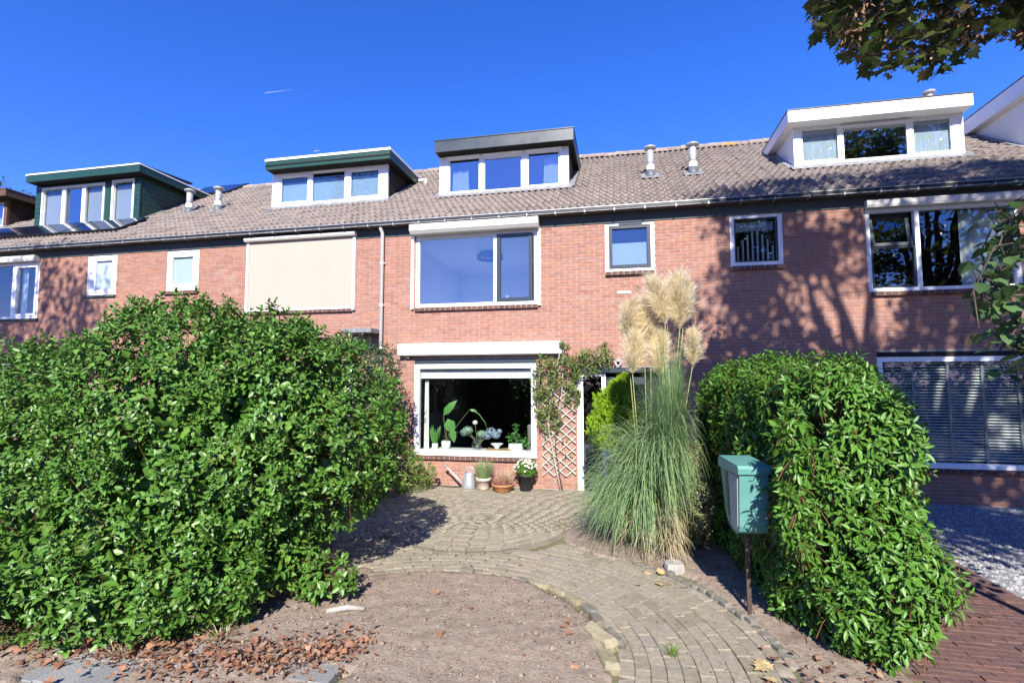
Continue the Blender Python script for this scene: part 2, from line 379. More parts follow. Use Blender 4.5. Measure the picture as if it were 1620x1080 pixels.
M['greenflower'] = mat('hydrangea_green', None, None, ramp=[(0.35, 0.55, 0.38), (0.50, 0.66, 0.48), (0.30, 0.52, 0.42)], rough=0.6, spec=0.2, transl=0.25)
M['houseleaf'] = mat('houseplant_leaf', None, None, ramp=[(0.10, 0.30, 0.06), (0.15, 0.38, 0.09), (0.08, 0.24, 0.05)], rough=0.35, spec=0.5, transl=0.35)
M['ceramic'] = mat('white_ceramic', (0.72, 0.73, 0.70), (0.62, 0.66, 0.66), scale=25, rough=0.3, spec=0.5)
M['table'] = mat('oak_board', (0.38, 0.23, 0.11), (0.46, 0.30, 0.16), scale=6, rough=0.5, spec=0.4, stretch=(1, 8, 8))
M['chair'] = mat('grey_upholstery', (0.34, 0.34, 0.32), (0.42, 0.42, 0.40), scale=20, rough=0.9, spec=0.1)
M['blackframe'] = mat('black_picture_frame', (0.02, 0.02, 0.02), rough=0.5, spec=0.3)
M['print'] = mat('faded_print', (0.11, 0.10, 0.09), (0.22, 0.21, 0.19), scale=8, rough=0.7, spec=0.2)
M['lamp'] = mat('ceiling_lamp_body', (0.10, 0.11, 0.13), rough=0.6, spec=0.3)
M['doorpaint'] = mat('blue_grey_door', (0.028, 0.045, 0.055), (0.04, 0.058, 0.068), scale=4, rough=0.45, spec=0.4)
M['contrail'] = mat('contrail_vapour', (0.9, 0.9, 0.9), rough=1.0, spec=0.0)
_nt = M['contrail'].node_tree
_mx, _tp = nn(_nt, 'ShaderNodeMixShader'), nn(_nt, 'ShaderNodeBsdfTransparent')
_mx.inputs[0].default_value = 0.30
_nt.links.new(_tp.outputs[0], _mx.inputs[1])
_nt.links.new(_nt.nodes['Principled BSDF'].outputs[0], _mx.inputs[2])
_nt.links.new(_mx.outputs[0], _nt.nodes['Material Output'].inputs['Surface'])


# ------------------------------------------------------------------ object helpers
WORLD = {}


def reg(o, parent=None, m=None):
    COL.objects.link(o)
    m = m if m is not None else Matrix.Identity(4)
    o.matrix_basis = m
    if parent is not None:
        o.parent = parent
        o.matrix_parent_inverse = WORLD[parent.name].inverted()
    WORLD[o.name] = m
    return o


def tag(o, label=None, cat=None, group=None, kind=None):
    if label:
        o['label'] = label
    if cat:
        o['category'] = cat
    if group:
        o['group'] = group
    if kind:
        o['kind'] = kind
    return o


def thing(name, label, cat, loc, group=None):
    e = bpy.data.objects.new(name, None)
    e.empty_display_size = 0.2
    reg(e, None, Matrix.Translation(loc))
    return tag(e, label, cat, group)


class MB:
    def __init__(s):
        s.v, s.f, s.r, s.cur = [], [], [], None

    def add(s, verts, faces, rnd=None):
        o = len(s.v)
        s.v += [tuple(p) for p in verts]
        s.f += [tuple(i + o for i in f) for f in faces]
        s.r += [0.0 if rnd is None else rnd] * len(faces)
        return s

    def box(s, x0, x1, y0, y1, z0, z1, rnd=None, skip_back=False):
        v = [(x0, y0, z0), (x1, y0, z0), (x1, y1, z0), (x0, y1, z0), (x0, y0, z1), (x1, y0, z1), (x1, y1, z1), (x0, y1, z1)]
        f = [(0, 1, 5, 4), (1, 2, 6, 5), (3, 0, 4, 7), (4, 5, 6, 7), (3, 2, 1, 0)]
        if not skip_back:
            f.append((2, 3, 7, 6))
        return s.add(v, f, rnd)

    def obox(s, c, ax, ay, az, rnd=None):
        """box with centre c and half axes ax, ay, az"""
        c, ax, ay, az = map(Vector, (c, ax, ay, az))
        v = [c + a * ax + b * ay + d * az for d in (-1, 1) for a, b in ((-1, -1), (1, -1), (1, 1), (-1, 1))]
        return s.add(v, [(0, 1, 5, 4), (1, 2, 6, 5), (2, 3, 7, 6), (3, 0, 4, 7), (4, 5, 6, 7), (3, 2, 1, 0)], rnd)

    def prism_x(s, poly, x0, x1, rnd=None):
        """poly in (y, z), extruded along x"""
        n = len(poly)
        v = [(x0, y, z) for y, z in poly] + [(x1, y, z) for y, z in poly]
        f = [tuple(range(n))[::-1], tuple(range(n, 2 * n))] + [(i, (i + 1) % n, n + (i + 1) % n, n + i) for i in range(n)]
        return s.add(v, f, rnd)

    def prism_z(s, poly, z0, z1, rnd=None):
        n = len(poly)
        v = [(x, y, z0) for x, y in poly] + [(x, y, z1) for x, y in poly]
        f = [tuple(range(n))[::-1], tuple(range(n, 2 * n))] + [(i, (i + 1) % n, n + (i + 1) % n, n + i) for i in range(n)]
        return s.add(v, f, rnd)

    def tube(s, pts, radii, n=8, caps=True, rnd=None):
        pts = [Vector(p) for p in pts]
        if not hasattr(radii, '__len__'):
            radii = [radii] * len(pts)
        v, f = [], []
        prev = None
        for i, p in enumerate(pts):
            d = (pts[min(i + 1, len(pts) - 1)] - pts[max(i - 1, 0)]).normalized()
            if prev is None:
                u = d.orthogonal().normalized()
            else:
                u = (prev - d * prev.dot(d))
                u = u.normalized() if u.length > 1e-6 else d.orthogonal().normalized()
            prev = u
            w = d.cross(u)
            for k in range(n):
                a = 2 * math.pi * k / n
                v.append(p + (u * math.cos(a) + w * math.sin(a)) * radii[i])
        for i in range(len(pts) - 1):
            for k in range(n):
                f.append((i * n + k, i * n + (k + 1) % n, (i + 1) * n + (k + 1) % n, (i + 1) * n + k))
        if caps:
            f.append(tuple(range(n))[::-1])
            f.append(tuple(range((len(pts) - 1) * n, len(pts) * n)))
        return s.add(v, f, rnd)

    def lathe(s, prof, c, n=20, rnd=None):
        """prof: (radius, z) from bottom to top; c = axis base"""
        v, f = [], []
        for r, z in prof:
            for k in range(n):
                a = 2 * math.pi * k / n
                v.append((c[0] + r * math.cos(a), c[1] + r * math.sin(a), c[2] + z))
        for i in range(len(prof) - 1):
            for k in range(n):
                f.append((i * n + k, i * n + (k + 1) % n, (i + 1) * n + (k + 1) % n, (i + 1) * n + k))
        f.append(tuple(range(n))[::-1])
        f.append(tuple(range((len(prof) - 1) * n, len(prof) * n)))
        return s.add(v, f, rnd)

    def frame(s, x0, x1, z0, z1, w, y0, y1):
        s.box(x0, x1, y0, y1, z0, z0 + w)
        s.box(x0, x1, y0, y1, z1 - w, z1)
        s.box(x0, x0 + w, y0, y1, z0 + w, z1 - w)
        s.box(x1 - w, x1, y0, y1, z0 + w, z1 - w)
        return s

    def mesh(s, name, m):
        me = bpy.data.meshes.new(name)
        me.from_pydata(s.v, [], s.f)
        if m is not None:
            me.materials.append(m)
        if any(s.r):
            a = me.attributes.new('rnd', 'FLOAT', 'FACE')
            a.data.foreach_set('value', s.r)
        return me

    def build(s, name, m, parent=None, smooth=False, label=None, cat=None, group=None, kind=None, origin=None):
        base = Vector((0, 0, 0))
        if parent is None and s.v:
            a = np.array(s.v)
            lo, hi = a.min(0), a.max(0)
            base = Vector(((lo[0] + hi[0]) / 2, (lo[1] + hi[1]) / 2, lo[2])) if origin is None else Vector(origin)
            s.v = [tuple(p) for p in (a - np.array(base))]
        me = s.mesh(name, m)
        if smooth:
            me.polygons.foreach_set('use_smooth', [True] * len(me.polygons))
        o = bpy.data.objects.new(name, me)
        reg(o, parent, Matrix.Translation(base))
        return tag(o, label, cat, group, kind)


def np_mesh(name, V, F, m, rnd=None, smooth=False):
    """V (n,3), F (k,3 or 4) uniform faces, rnd per face"""
    me = bpy.data.meshes.new(name)
    k = F.shape[1]
    me.vertices.add(len(V))
    me.vertices.foreach_set('co', np.ascontiguousarray(V, dtype=np.float32).ravel())
    me.loops.add(F.size)
    me.loops.foreach_set('vertex_index', np.ascontiguousarray(F, dtype=np.int32).ravel())
    me.polygons.add(len(F))
    me.polygons.foreach_set('loop_start', np.arange(0, F.size, k, dtype=np.int32))
    me.polygons.foreach_set('loop_total', np.full(len(F), k, dtype=np.int32))
    if smooth:
        me.polygons.foreach_set('use_smooth', np.ones(len(F), dtype=bool))
    me.update(calc_edges=True)
    if m is not None:
        me.materials.append(m)
    if rnd is not None:
        a = me.attributes.new('rnd', 'FLOAT', 'FACE')
        a.data.foreach_set('value', np.ascontiguousarray(rnd, dtype=np.float32))
    return me


def np_obj(name, V, F, m, parent=None, rnd=None, smooth=False, **kw):
    base = np.zeros(3)
    if parent is None:
        lo, hi = V.min(0), V.max(0)
        base = np.array([(lo[0] + hi[0]) / 2, (lo[1] + hi[1]) / 2, lo[2]])
    o = bpy.data.objects.new(name, np_mesh(name, V - base, F, m, rnd, smooth))
    reg(o, parent, Matrix.Translation(base))
    return tag(o, **kw)


# ------------------------------------------------------------------ the setting: ground
def ground_sheet(name, x0, x1, y0, y1, z, m, n=1):
    mb = MB()
    mb.add([(x0, y0, z), (x1, y0, z), (x1, y1, z), (x0, y1, z)], [(0, 1, 2, 3)])
    return mb.build(name, m, kind='structure')


ground_sheet('ground', -200, 200, -200, 200, -0.12, M['earth'])
ground_sheet('road', -60, 60, -15.0, -9.2, -0.10, M['asphalt'])
patio = ground_sheet('patio', -0.4, 5.55, -6.16, 0.0, -0.012, M['joint'])

CS = np.array([2.70, -5.85])      # the path bends round this point
CC = np.array([2.32, -2.47])      # centre of the round figure in the patio


def in_soil(x, y):
    r = math.hypot(x - CS[0], y - CS[1])
    wob = 0.12 * mnoise.noise(Vector((x * 2.3, y * 2.3, 0.0))) + 0.03 * mnoise.noise(Vector((x * 9, y * 9, 3.0)))
    if r < 1.50 + wob and y > -6.3:
        return True
    if x < 1.75 + wob and (-6.42 if x < 1.2 else -6.2) + wob < y < -4.40 + wob:
        return True
    if x < 2.3 and y < -5.0 + wob and x > 1.0:
        return True
    if x < 0.35 + wob and y < -0.75:
        return True
    if x > 6.12:
        return False
    if r > 2.80 + wob and x > 4.25 and -5.95 + wob < y < -2.5:
        return True
    if ((x - 4.55) / 1.0) ** 2 + ((y + 2.75) / 0.95) ** 2 < 1 + wob:
        return True
    if 2.5 + wob < x < 4.28 + wob and y < -6.1:
        return True
    if -1.6 < x < 2.4 + wob and (-6.42 + wob if x < 1.2 else -6.2 + wob) < y < -6.0:
        return True
    return False


# soil: one uneven sheet that rises through the paving where the beds are
nx, ny = 300, 190
xs = np.linspace(-5.5, 6.72, nx)
ys = np.linspace(-7.25, -0.6, ny)
Z = np.zeros((ny, nx))
for j, y in enumerate(ys):
    for i, x in enumerate(xs):
        if in_soil(x, y):
            Z[j, i] = 0.012 + 0.022 * mnoise.noise(Vector((x * 1.7, y * 1.7, 5))) + 0.012 * mnoise.noise(Vector((x * 8, y * 8, 1))) + 0.006 * mnoise.noise(Vector((x * 21, y * 21, 1)))
            if math.hypot(x - CS[0], y - CS[1]) < 1.45:
                Z[j, i] += 0.02
        else:
            Z[j, i] = -0.05
XX, YY = np.meshgrid(xs, ys)
V = np.c_[XX.ravel(), YY.ravel(), Z.ravel()]
idx = np.arange(nx * ny).reshape(ny, nx)
Fq = np.c_[idx[:-1, :-1].ravel(), idx[:-1, 1:].ravel(), idx[1:, 1:].ravel(), idx[1:, :-1].ravel()]
keep = (Z.ravel()[Fq] > -0.04).any(1)
np_obj('soil', V, Fq[keep], M['soil'], smooth=True, kind='structure')


def soil_z(x, y):
    return Z[int(np.clip(round((y - ys[0]) / (ys[1] - ys[0])), 0, ny - 1)), int(np.clip(round((x - xs[0]) / (xs[1] - xs[0])), 0, nx - 1))]


# pavers: chamfered block, 18 faces
def paver_mesh(name, l, w, h, m, ch=0.006):
    a, b = l / 2, w / 2
    v = [(-a, -b, -h), (a, -b, -h), (a, b, -h), (-a, b, -h), (-a, -b, -ch), (a, -b, -ch), (a, b, -ch), (-a, b, -ch),
         (-a + ch, -b + ch, 0), (a - ch, -b + ch, 0), (a - ch, b - ch, 0), (-a + ch, b - ch, 0)]
    f = [(0, 1, 5, 4), (1, 2, 6, 5), (2, 3, 7, 6), (3, 0, 4, 7), (4, 5, 9, 8), (5, 6, 10, 9), (6, 7, 11, 10), (7, 4, 8, 11), (8, 9, 10, 11)]
    mb = MB()
    mb.add(v, f)
    return mb.mesh(name, m)


def lay(name, parent, items, mesh_of, m, limit=300, hidden=None):
    """items: (x, y, angle, key, dz, tx, ty); the ones that show largest are objects, the rest one mesh of the same pieces"""
    P = np.array([(i[0], i[1], 0.0) for i in items])
    u, v, d = project(P)
    vis = (d > 0.3) & (u > -20) & (u < 1640) & (v > -20) & (v < 1100)
    if hidden is not None:
        vis &= ~np.array([hidden(a, b) for a, b in zip(u, v)])
    order = np.argsort(np.where(vis, d, d + 1000))
    chosen = set(order[:limit].tolist())
    VV, FF, RR, off = [], [], [], 0
    for k, it in enumerate(items):
        x, y, a, key, dz, tx, ty = it
        Mx = Matrix.Translation((x, y, dz)) @ Matrix.Rotation(a, 4, 'Z') @ Matrix.Rotation(tx, 4, 'X') @ Matrix.Rotation(ty, 4, 'Y')
        me = mesh_of(key)
        if k in chosen:
            reg(bpy.data.objects.new(name, me), parent, Mx)
        else:
            n = len(me.vertices)
            co = np.empty(n * 3)
            me.vertices.foreach_get('co', co)
            co = co.reshape(-1, 3) @ np.array(Mx)[:3, :3].T + np.array(Mx)[:3, 3]
            VV.append(co)
            fc = np.array([p.vertices[:] for p in me.polygons]) + off
            off += n
            FF.append(fc)
            RR.append(np.full(len(fc), random.random()))
    if VV:
        np_obj(name + '_field', np.vstack(VV), np.vstack(FF), m, parent, rnd=np.concatenate(RR), kind='stuff')


PM = {}


def pm(key):
    if key not in PM:
        l, w, kind = key
        PM[key] = paver_mesh('paver', l, w, 0.06, M[kind], 0.0035)
    return PM[key]


items = []


def jit():
    return random.gauss(0, 0.0025), random.gauss(0, 0.012), random.gauss(0, 0.01)


# path: courses that bend round CS
k = 0
r = 1.60
while r < 3.6:
    L = 0.205
    n = int(2 * math.pi * r / L)
    for i in range(n):
        a = 2 * math.pi * (i + (0.5 if k % 2 else 0) + random.uniform(-0.06, 0.06)) / n
        x, y = CS[0] + r * math.cos(a), CS[1] + r * math.sin(a)
        if y < -6.1 or x > 5.48 or x < -0.35 or y > -0.1 or in_soil(x, y):
            continue
        if math.hypot(x - CC[0], y - CC[1]) < 1.36 or (r > 2.78 and (y > -3.45 or x < 1.2)):
            continue
        dz, tx, ty = jit()
        items.append((x, y, a + math.pi / 2, (0.202, 0.1005, 'paver'), dz, tx, ty))
    r += 0.105
    k += 1
# round figure and the courses round it
r = 0.05
k = 0
while r < 4.6:
    w = 0.072 if r < 1.16 or 1.29 < r < 1.7 else 0.10
    ring = 1.16 <= r < 1.29
    if ring:
        w = 0.11
    n = max(4, int(2 * math.pi * (r + w / 2) / 0.205))
    for i in range(n):
        rr = r + w / 2
        a = 2 * math.pi * (i + (0.5 if k % 2 else 0) + random.uniform(-0.05, 0.05)) / n
        x, y = CC[0] + rr * math.cos(a), CC[1] + rr * math.sin(a)
        if y < -6.0 or x > 5.5 or x < -0.35 or y > -0.08 or in_soil(x, y):
            continue
        dcs = math.hypot(x - CS[0], y - CS[1])
        if r > 1.30 and not (dcs > 2.80 and (y > -3.40 or x < 1.25)):
            continue
        dz, tx, ty = jit()
        L = min(0.199, 2 * math.pi * rr / n - 0.006)
        items.append((x, y, a + math.pi / 2, (round(L, 2), round(w - 0.0045, 3), 'ringpaver' if ring else 'paver'), dz, tx, ty))
    r += w
    k += 1
lay('paver', patio, items, pm, M['paver'], hidden=lambda u, v: (u < 600) or (u > 1235) or (u > 1060 and v < 860))

# red clay path of the house on the right
redpath = ground_sheet('side_path', 6.08, 7.80, -6.16, -0.9, -0.012, M['joint'])
items = []
y = -6.12
k = 0
while y < -1.0:
    x = 6.10 + (0.1 if k % 2 else 0)
    while x < 7.75:
        dz, tx, ty = jit()
        items.append((min(x + 0.1, 7.70), y, 0, (0.197, 0.066, 'redpaver'), dz, tx * 0.5, ty * 0.5))
        x += 0.2
    y += 0.069
    k += 1
lay('paver', redpath, items, pm, M['redpaver'], hidden=lambda u, v: u < 1420)

# pavement slabs in front
pavement = ground_sheet('pavement', -8, 12, -9.2, -6.17, -0.03, M['joint'])
items = []
for j in range(10):
    for i in range(66):
        x, y = -8 + 0.302 * i + (0.15 if j % 2 else 0), -6.33 - 0.302 * j
        if in_soil(x, y) and x > 2.3:
            continue
        he = 0.03 if (1.3 < x < 2.4 and j == 0) else 0.0
        items.append((x, y, random.gauss(0, 0.008), (0.295, 0.295, 'slab'), random.gauss(0, 0.004) + he - 0.004, random.gauss(0, 0.018), random.gauss(0, 0.018)))
lay('slab', pavement, items, pm, M['slab'])

# gravel bed of the house on the right
gb = ground_sheet('gravel_bed', 7.80, 16, -6.8, 0.0, -0.008, M['gravelbed'])
n = 16000
gx, gy = RNG.uniform(7.82, 13.2, n), RNG.uniform(-5.2, -0.05, n)
base = np.array([(1, 0, 0), (0, 1, 0), (-1, 0, 0), (0, -1, 0), (0, 0, 1)], float)
tri = np.array([(0, 1, 4), (1, 2, 4), (2, 3, 4), (3, 0, 4)])
sz = RNG.uniform(0.010, 0.026, n)
ang = RNG.uniform(0, 6.28, n)
ca, sa = np.cos(ang), np.sin(ang)
bx = base[None, :, 0] * sz[:, None] * RNG.uniform(0.8, 1.3, (n, 1))
by = base[None, :, 1] * sz[:, None]
V = np.stack([gx[:, None] + bx * ca[:, None] - by * sa[:, None], gy[:, None] + bx * sa[:, None] + by * ca[:, None],
              base[None, :, 2] * sz[:, None] * RNG.uniform(0.5, 1.1, (n, 1)) - 0.006], -1).reshape(-1, 3)
Fg = (tri[None] + 5 * np.arange(n)[:, None, None]).reshape(-1, 3)
np_obj('gravel', V, Fg, M['gravel'], rnd=np.repeat(RNG.random(n), 4), label='white gravel bed in front of the right-hand house', cat='gravel', kind='stuff')

# ------------------------------------------------------------------ houses
WD = 5.9014
B0 = 5.5728
TANR = math.tan(rad(33))
COSR, SINR = math.cos(rad(33)), math.sin(rad(33))
RY0, RZ0 = -0.17, 5.135            # lower edge of the tiles
RIDGE_Y = 4.12


def roof_z(y):
    return RZ0 + TANR * (y - RY0)


def roof_y(z):
    return RY0 + (z - RZ0) / TANR


BRICK = MB().box(-0.105, 0.105, -0.0015, 0.012, -0.025, 0.025, skip_back=True).mesh('brick', M['brick'])
SILLBRICK = MB().box(-0.048, 0.048, -0.055, 0.05, -0.034, 0.034).mesh('sill_brick', M['sill_brick'])

TW = WD / 22


def tile_mesh():
    seg = 16
    mb = MB()
    v, f = [], []
    prof = []
    for i in range(seg + 1):
        x = -TW / 2 + TW * i / seg
        ph = 2 * math.pi * (2 * i / seg)
        z = 0.027 * math.cos(ph) + 0.005 * math.cos(2 * ph) + 0.008 * math.sin(ph)
        prof.append((x, z))
    for x, z in prof:
        v.append((x, 0.0, z + 0.030))
    for x, z in prof:
        v.append((x, 0.365, z - 0.006))
    for x, z in prof:
        v.append((x, 0.0, z - 0.012))
    n = seg + 1
    for i in range(seg):
        f.append((i, i + 1, n + i + 1, n + i))
        f.append((2 * n + i, 2 * n + i + 1, i + 1, i))
    f.append((0, n, 2 * n, 2 * n))
    f[-1] = (0, n, 2 * n)
    f.append((n - 1, 3 * n - 1, 2 * n - 1))
    mb.add(v, f)
    me = mb.mesh('roof_tile', M['tile'])
    sm = [len(p.vertices) == 4 and i % 2 == 0 for i, p in enumerate(me.polygons)]
    me.polygons.foreach_set('use_smooth', sm)
    return me


TILE = tile_mesh()
ROT_ROOF = Matrix(((1, 0, 0, 0), (0, COSR, -SINR, 0), (0, SINR, COSR, 0), (0, 0, 0, 1)))


def ridge_mesh(m):
    mb = MB()
    v, f = [], []
    n = 9
    for x, s in ((-0.165, 1.0), (0.19, 0.93)):
        for i in range(n):
            a = rad(-15) + rad(210) * i / (n - 1)
            v.append((x, -0.115 * s * math.cos(a), 0.10 * s * math.sin(a)))
    for i in range(n - 1):
        f.append((i, n + i, n + i + 1, i + 1))
    f.append(tuple(range(n)))
    mb.add(v, f)
    return mb.mesh('ridge_tile', m)


RIDGE = ridge_mesh(M['ridge'])
RIDGE_O = ridge_mesh(M['ridge_orange'])


def wall_with_holes(x0, x1, z0, z1, holes, y0, y1):
    xsr = sorted({x0, x1, *[h[0] for h in holes], *[h[1] for h in holes]})
    zsr = sorted({z0, z1, *[h[2] for h in holes], *[h[3] for h in holes]})
    xsr = [x for x in xsr if x0 <= x <= x1]
    zsr = [z for z in zsr if z0 <= z <= z1]
    mb = MB()
    for a, b in zip(xsr, xsr[1:]):
        run = None
        for c, d in zip(zsr, zsr[1:]):
            mx, mz = (a + b) / 2, (c + d) / 2
            solid = not any(h[0] < mx < h[1] and h[2] < mz < h[3] for h in holes)
            if solid:
                run = (run[0], d) if run else (c, d)
            if not solid and run:
                mb.box(a, b, y0, y1, *run)
                run = None
        if run:
            mb.box(a, b, y0, y1, *run)
    return mb


def hid_left(u, v):
    """behind the big shrubs or the plants in front of the wall, roughly"""
    if u < 560 and v > 590 - 0.30 * min(u, 350):
        return True
    if u < 640 and v > 520:
        return True
    if 930 < u < 1110 and v > 600:
        return True
    if 1100 < u < 1490 and v > 590:
        return True
    if 960 < u < 1110 and 440 < v < 600:
        return True
    return False


def build_house(label, x0, holes, dormers, name='house', bricks=True):
    x1 = x0 + WD
    h = thing(name, label, 'house', ((x0 + x1) / 2, 0, 0), 'terraced houses in one row')
    wall = wall_with_holes(x0, x1, -0.3, 5.04, holes, 0.0045, 0.26).build('facade_wall', M['mortar'], h)
    # bricks, running bond; where an opening cuts a course the brick is cut too
    full, cut = [], []
    for c in range(0, 84):
        zc = 0.03 + c * 0.06
        if zc > 5.0:
            break
        off = 0.11 if c % 2 else 0.0
        nb = int(WD / 0.22) + 2
        blocked = [(q[0], q[1]) for q in holes if q[2] < zc + 0.02 and q[3] > zc - 0.02]
        for i in range(-1, nb):
            a = math.floor(x0 / 0.22) * 0.22 + i * 0.22 + off
            b = a + 0.21
            segs = [(max(a, x0), min(b, x1))]
            for p, q in blocked:
                ns = []
                for s0, s1 in segs:
                    if q <= s0 or p >= s1:
                        ns.append((s0, s1))
                    else:
                        if p - s0 > 0.03:
                            ns.append((s0, p - 0.004))
                        if s1 - q > 0.03:
                            ns.append((q + 0.004, s1))
                segs = ns
            for s0, s1 in segs:
                if s1 - s0 < 0.010:
                    continue
                if s1 - s0 > 0.2095:
                    full.append(((s0 + s1) / 2, zc))
                else:
                    cut.append((s0, s1, zc))
    P = np.array([(x, 0, z) for x, z in full])
    u, v, d = project(P)
    vis = (u > 5) & (u < 1615) & (v > 0) & (v < 1080) & ~np.array([hid_left(a, b) for a, b in zip(u, v)])
    order = np.argsort(np.where(vis, d, d + 500))[:300]
    chosen = set(order.tolist())
    rest = MB()
    for k, (x, z) in enumerate(full):
        if k in chosen:
            reg(bpy.data.objects.new('brick', BRICK), wall, Matrix.Translation((x + random.gauss(0, 0.0008), random.uniform(-0.002, 0.0015), z + random.gauss(0, 0.0008))))
        else:
            y = random.uniform(-0.0035, 0.0)
            rest.box(x - 0.105, x + 0.105, y, 0.012, z - 0.025, z + 0.025, random.random(), True)
    for s0, s1, z in cut:
        y = random.uniform(-0.0035, 0.0)
        rest.box(s0, s1, y, 0.012, z - 0.025, z + 0.025, random.random(), True)
    rest.build('brickwork', M['brick'], wall, kind='stuff')
    # roof
    deck = MB()
    nrm = (-SINR, COSR)
    o = -0.035
    ya, za = RY0 + nrm[0] * o, RZ0 + nrm[1] * o
    yb, zb = RIDGE_Y + nrm[0] * o, roof_z(RIDGE_Y) + nrm[1] * o
    deck.prism_x([(ya, za), (yb, zb), (2 * RIDGE_Y - ya, za), (2 * RIDGE_Y - ya, za - 0.12), (yb, zb - 0.12), (ya + 0.1, za - 0.06)], x0, x1)
    roof = deck.build('roof', M['deck'], h)
    tiles = []
    rows = 17
    gauge = (RIDGE_Y - RY0) / COSR / rows
    for i in range(rows):
        s = i * gauge
        for j in range(22):
            x = x0 + (j + 0.5) * TW
            y, z = RY0 + s * COSR, RZ0 + s * SINR
            ym = y + gauge * COSR * 0.5
            if any(dm[0] + 0.06 < x < dm[1] - 0.06 and ym > dm[2] + 0.08 and ym < dm[3] - 0.15 for dm in dormers):
                continue
            tiles.append((x, y, z, y > 4.0))
    P = np.array([(t[0], t[1], t[2]) for t in tiles])
    u, v, d = project(P)
    vis = (u > -15) & (u < 1635)
    order = np.argsort(np.where(vis, d, d + 500))[:300]
    chosen = set(order.tolist())
    co = np.empty(len(TILE.vertices) * 3)
    TILE.vertices.foreach_get('co', co)
    co = co.reshape(-1, 3)
    VV, F4, R4 = [], [], []
    tri_f = [list(p.vertices) for p in TILE.polygons]
    tri_f = [q if len(q) == 4 else q + [q[-1]] for q in tri_f]
    mb = MB()
    for k, (x, y, z, last) in enumerate(tiles):
        Mx = Matrix.Translation((x + random.gauss(0, 0.002), y + random.gauss(0, 0.004), z + random.gauss(0, 0.003))) @ ROT_ROOF @ Matrix.Rotation(random.gauss(0, 0.012), 4, 'Z') @ Matrix.Rotation(random.gauss(0, 0.008), 4, 'X')
        if k in chosen:
            reg(bpy.data.objects.new('roof_tile', TILE), roof, Mx)
        else:
            A = np.array(Mx)
            mb.add((co @ A[:3, :3].T + A[:3, 3]).tolist(), [tuple(p.vertices) for p in TILE.polygons], random.random())
    if mb.v:
        mb.build('tile_field', M['tile'], roof, kind='stuff')
    nr = 18
    for i in range(nr):
        x = x0 + (i + 0.5) * WD / nr
        om = RIDGE_O if (x0 > 5 and i in (4,)) else RIDGE
        reg(bpy.data.objects.new('ridge_tile', om), roof,
            Matrix.Translation((x, RIDGE_Y + random.gauss(0, 0.01), roof_z(RIDGE_Y) + 0.0 + random.gauss(0, 0.006))) @ Matrix.Rotation(random.gauss(0, 0.02), 4, 'Y') @ Matrix.Rotation(random.gauss(0, 0.02), 4, 'Z'))
    # soffit, frieze, gutter
    MB().box(x0, x1, -0.012, 0.006, 4.865, 5.045).build('frieze_board', M['frieze'], h)
    sof = MB()
    nb = 6
    for i in range(nb):
        a, b = x0 + i * WD / nb + 0.003, x0 + (i + 1) * WD / nb - 0.003
        sof.box(a, b, -0.19, 0.0, 5.048, 5.062)
    sof.build('soffit', M['soffit'], h)
    g = MB()
    g.prism_x([(-0.225, 5.072), (-0.20, 5.064), (-0.12, 5.064), (-0.12, 5.072), (-0.198, 5.072), (-0.217, 5.08), (-0.217, 5.112), (-0.225, 5.112)], x0, x1)
    gut = g.build('gutter', M['gutterdark'], h)
    MB().prism_x([(-0.234, 5.113), (-0.214, 5.113), (-0.214, 5.128), (-0.234, 5.128)], x0, x1).build('gutter_rim', M['zinc'], gut)
    MB().prism_x([(-0.232, 5.046), (-0.200, 5.046), (-0.200, 5.0625), (-0.226, 5.0625)], x0, x1).build('gutter_lip', M['lead'], gut)
    bm = None
    for i in range(11):
        x = x0 + 0.27 + i * 0.536
        b = MB()
        b.box(x - 0.012, x + 0.012, -0.244, -0.10, 5.030, 5.0455)
        b.box(x - 0.012, x + 0.012, -0.244, -0.2365, 5.0455, 5.075)
        b.build('gutter_bracket', M['zinc'], gut)
    # party walls and back, so that rooms are dark
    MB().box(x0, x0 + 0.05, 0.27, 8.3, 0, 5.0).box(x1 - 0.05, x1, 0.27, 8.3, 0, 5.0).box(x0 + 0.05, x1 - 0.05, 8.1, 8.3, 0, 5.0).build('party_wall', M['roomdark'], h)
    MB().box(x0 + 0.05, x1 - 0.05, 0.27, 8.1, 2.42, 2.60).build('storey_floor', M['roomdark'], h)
    MB().box(x0 + 0.05, x1 - 0.05, 0.27, 8.1, 4.90, 5.02).build('attic_floor', M['room'], h)
    return h


def sill_bricks(parent, x0, x1, zc):
    n = max(1, round((x1 - x0) / 0.106))
    st = (x1 - x0) / n
    for i in range(n):
        reg(bpy.data.objects.new('sill_brick', SILLBRICK), parent, Matrix.Translation((x0 + (i + 0.5) * st, random.gauss(0, 0.0015), zc + random.gauss(0, 0.001))) @ Matrix.Diagonal((st / 0.106, 1, 1, 1)))
    MB().box(x0, x1, -0.05, 0.06, zc - 0.028, zc + 0.026).build('sill_joint', M['mortar'], parent)


def pane(parent, x0, x1, z0, z1, y, m, name='pane'):
    return MB().box(x0, x1, y, y + 0.008, z0, z1).build(name, m, parent)


def room_box(parent, x0, x1, y0, y1, z0, z1, mats):
    """a closed room behind a window: mats = left wall, right wall, back, floor, ceiling"""
    t = 0.02
    MB().box(x0 - t, x0, y0, y1, z0, z1).build('room_wall', mats[0], parent)
    MB().box(x1, x1 + t, y0, y1, z0, z1).build('room_wall', mats[1], parent)
    MB().box(x0 - t, x1 + t, y1, y1 + t, z0, z1).build('room_wall', mats[2], parent)
    MB().box(x0 - t, x1 + t, y0, y1 + t, z0 - t, z0 - 0.001).build('room_floor', mats[3], parent)
    MB().box(x0 - t, x1 + t, y0, y1 + t, z1 + 0.001, z1 + t).build('room_ceiling', mats[4], parent)


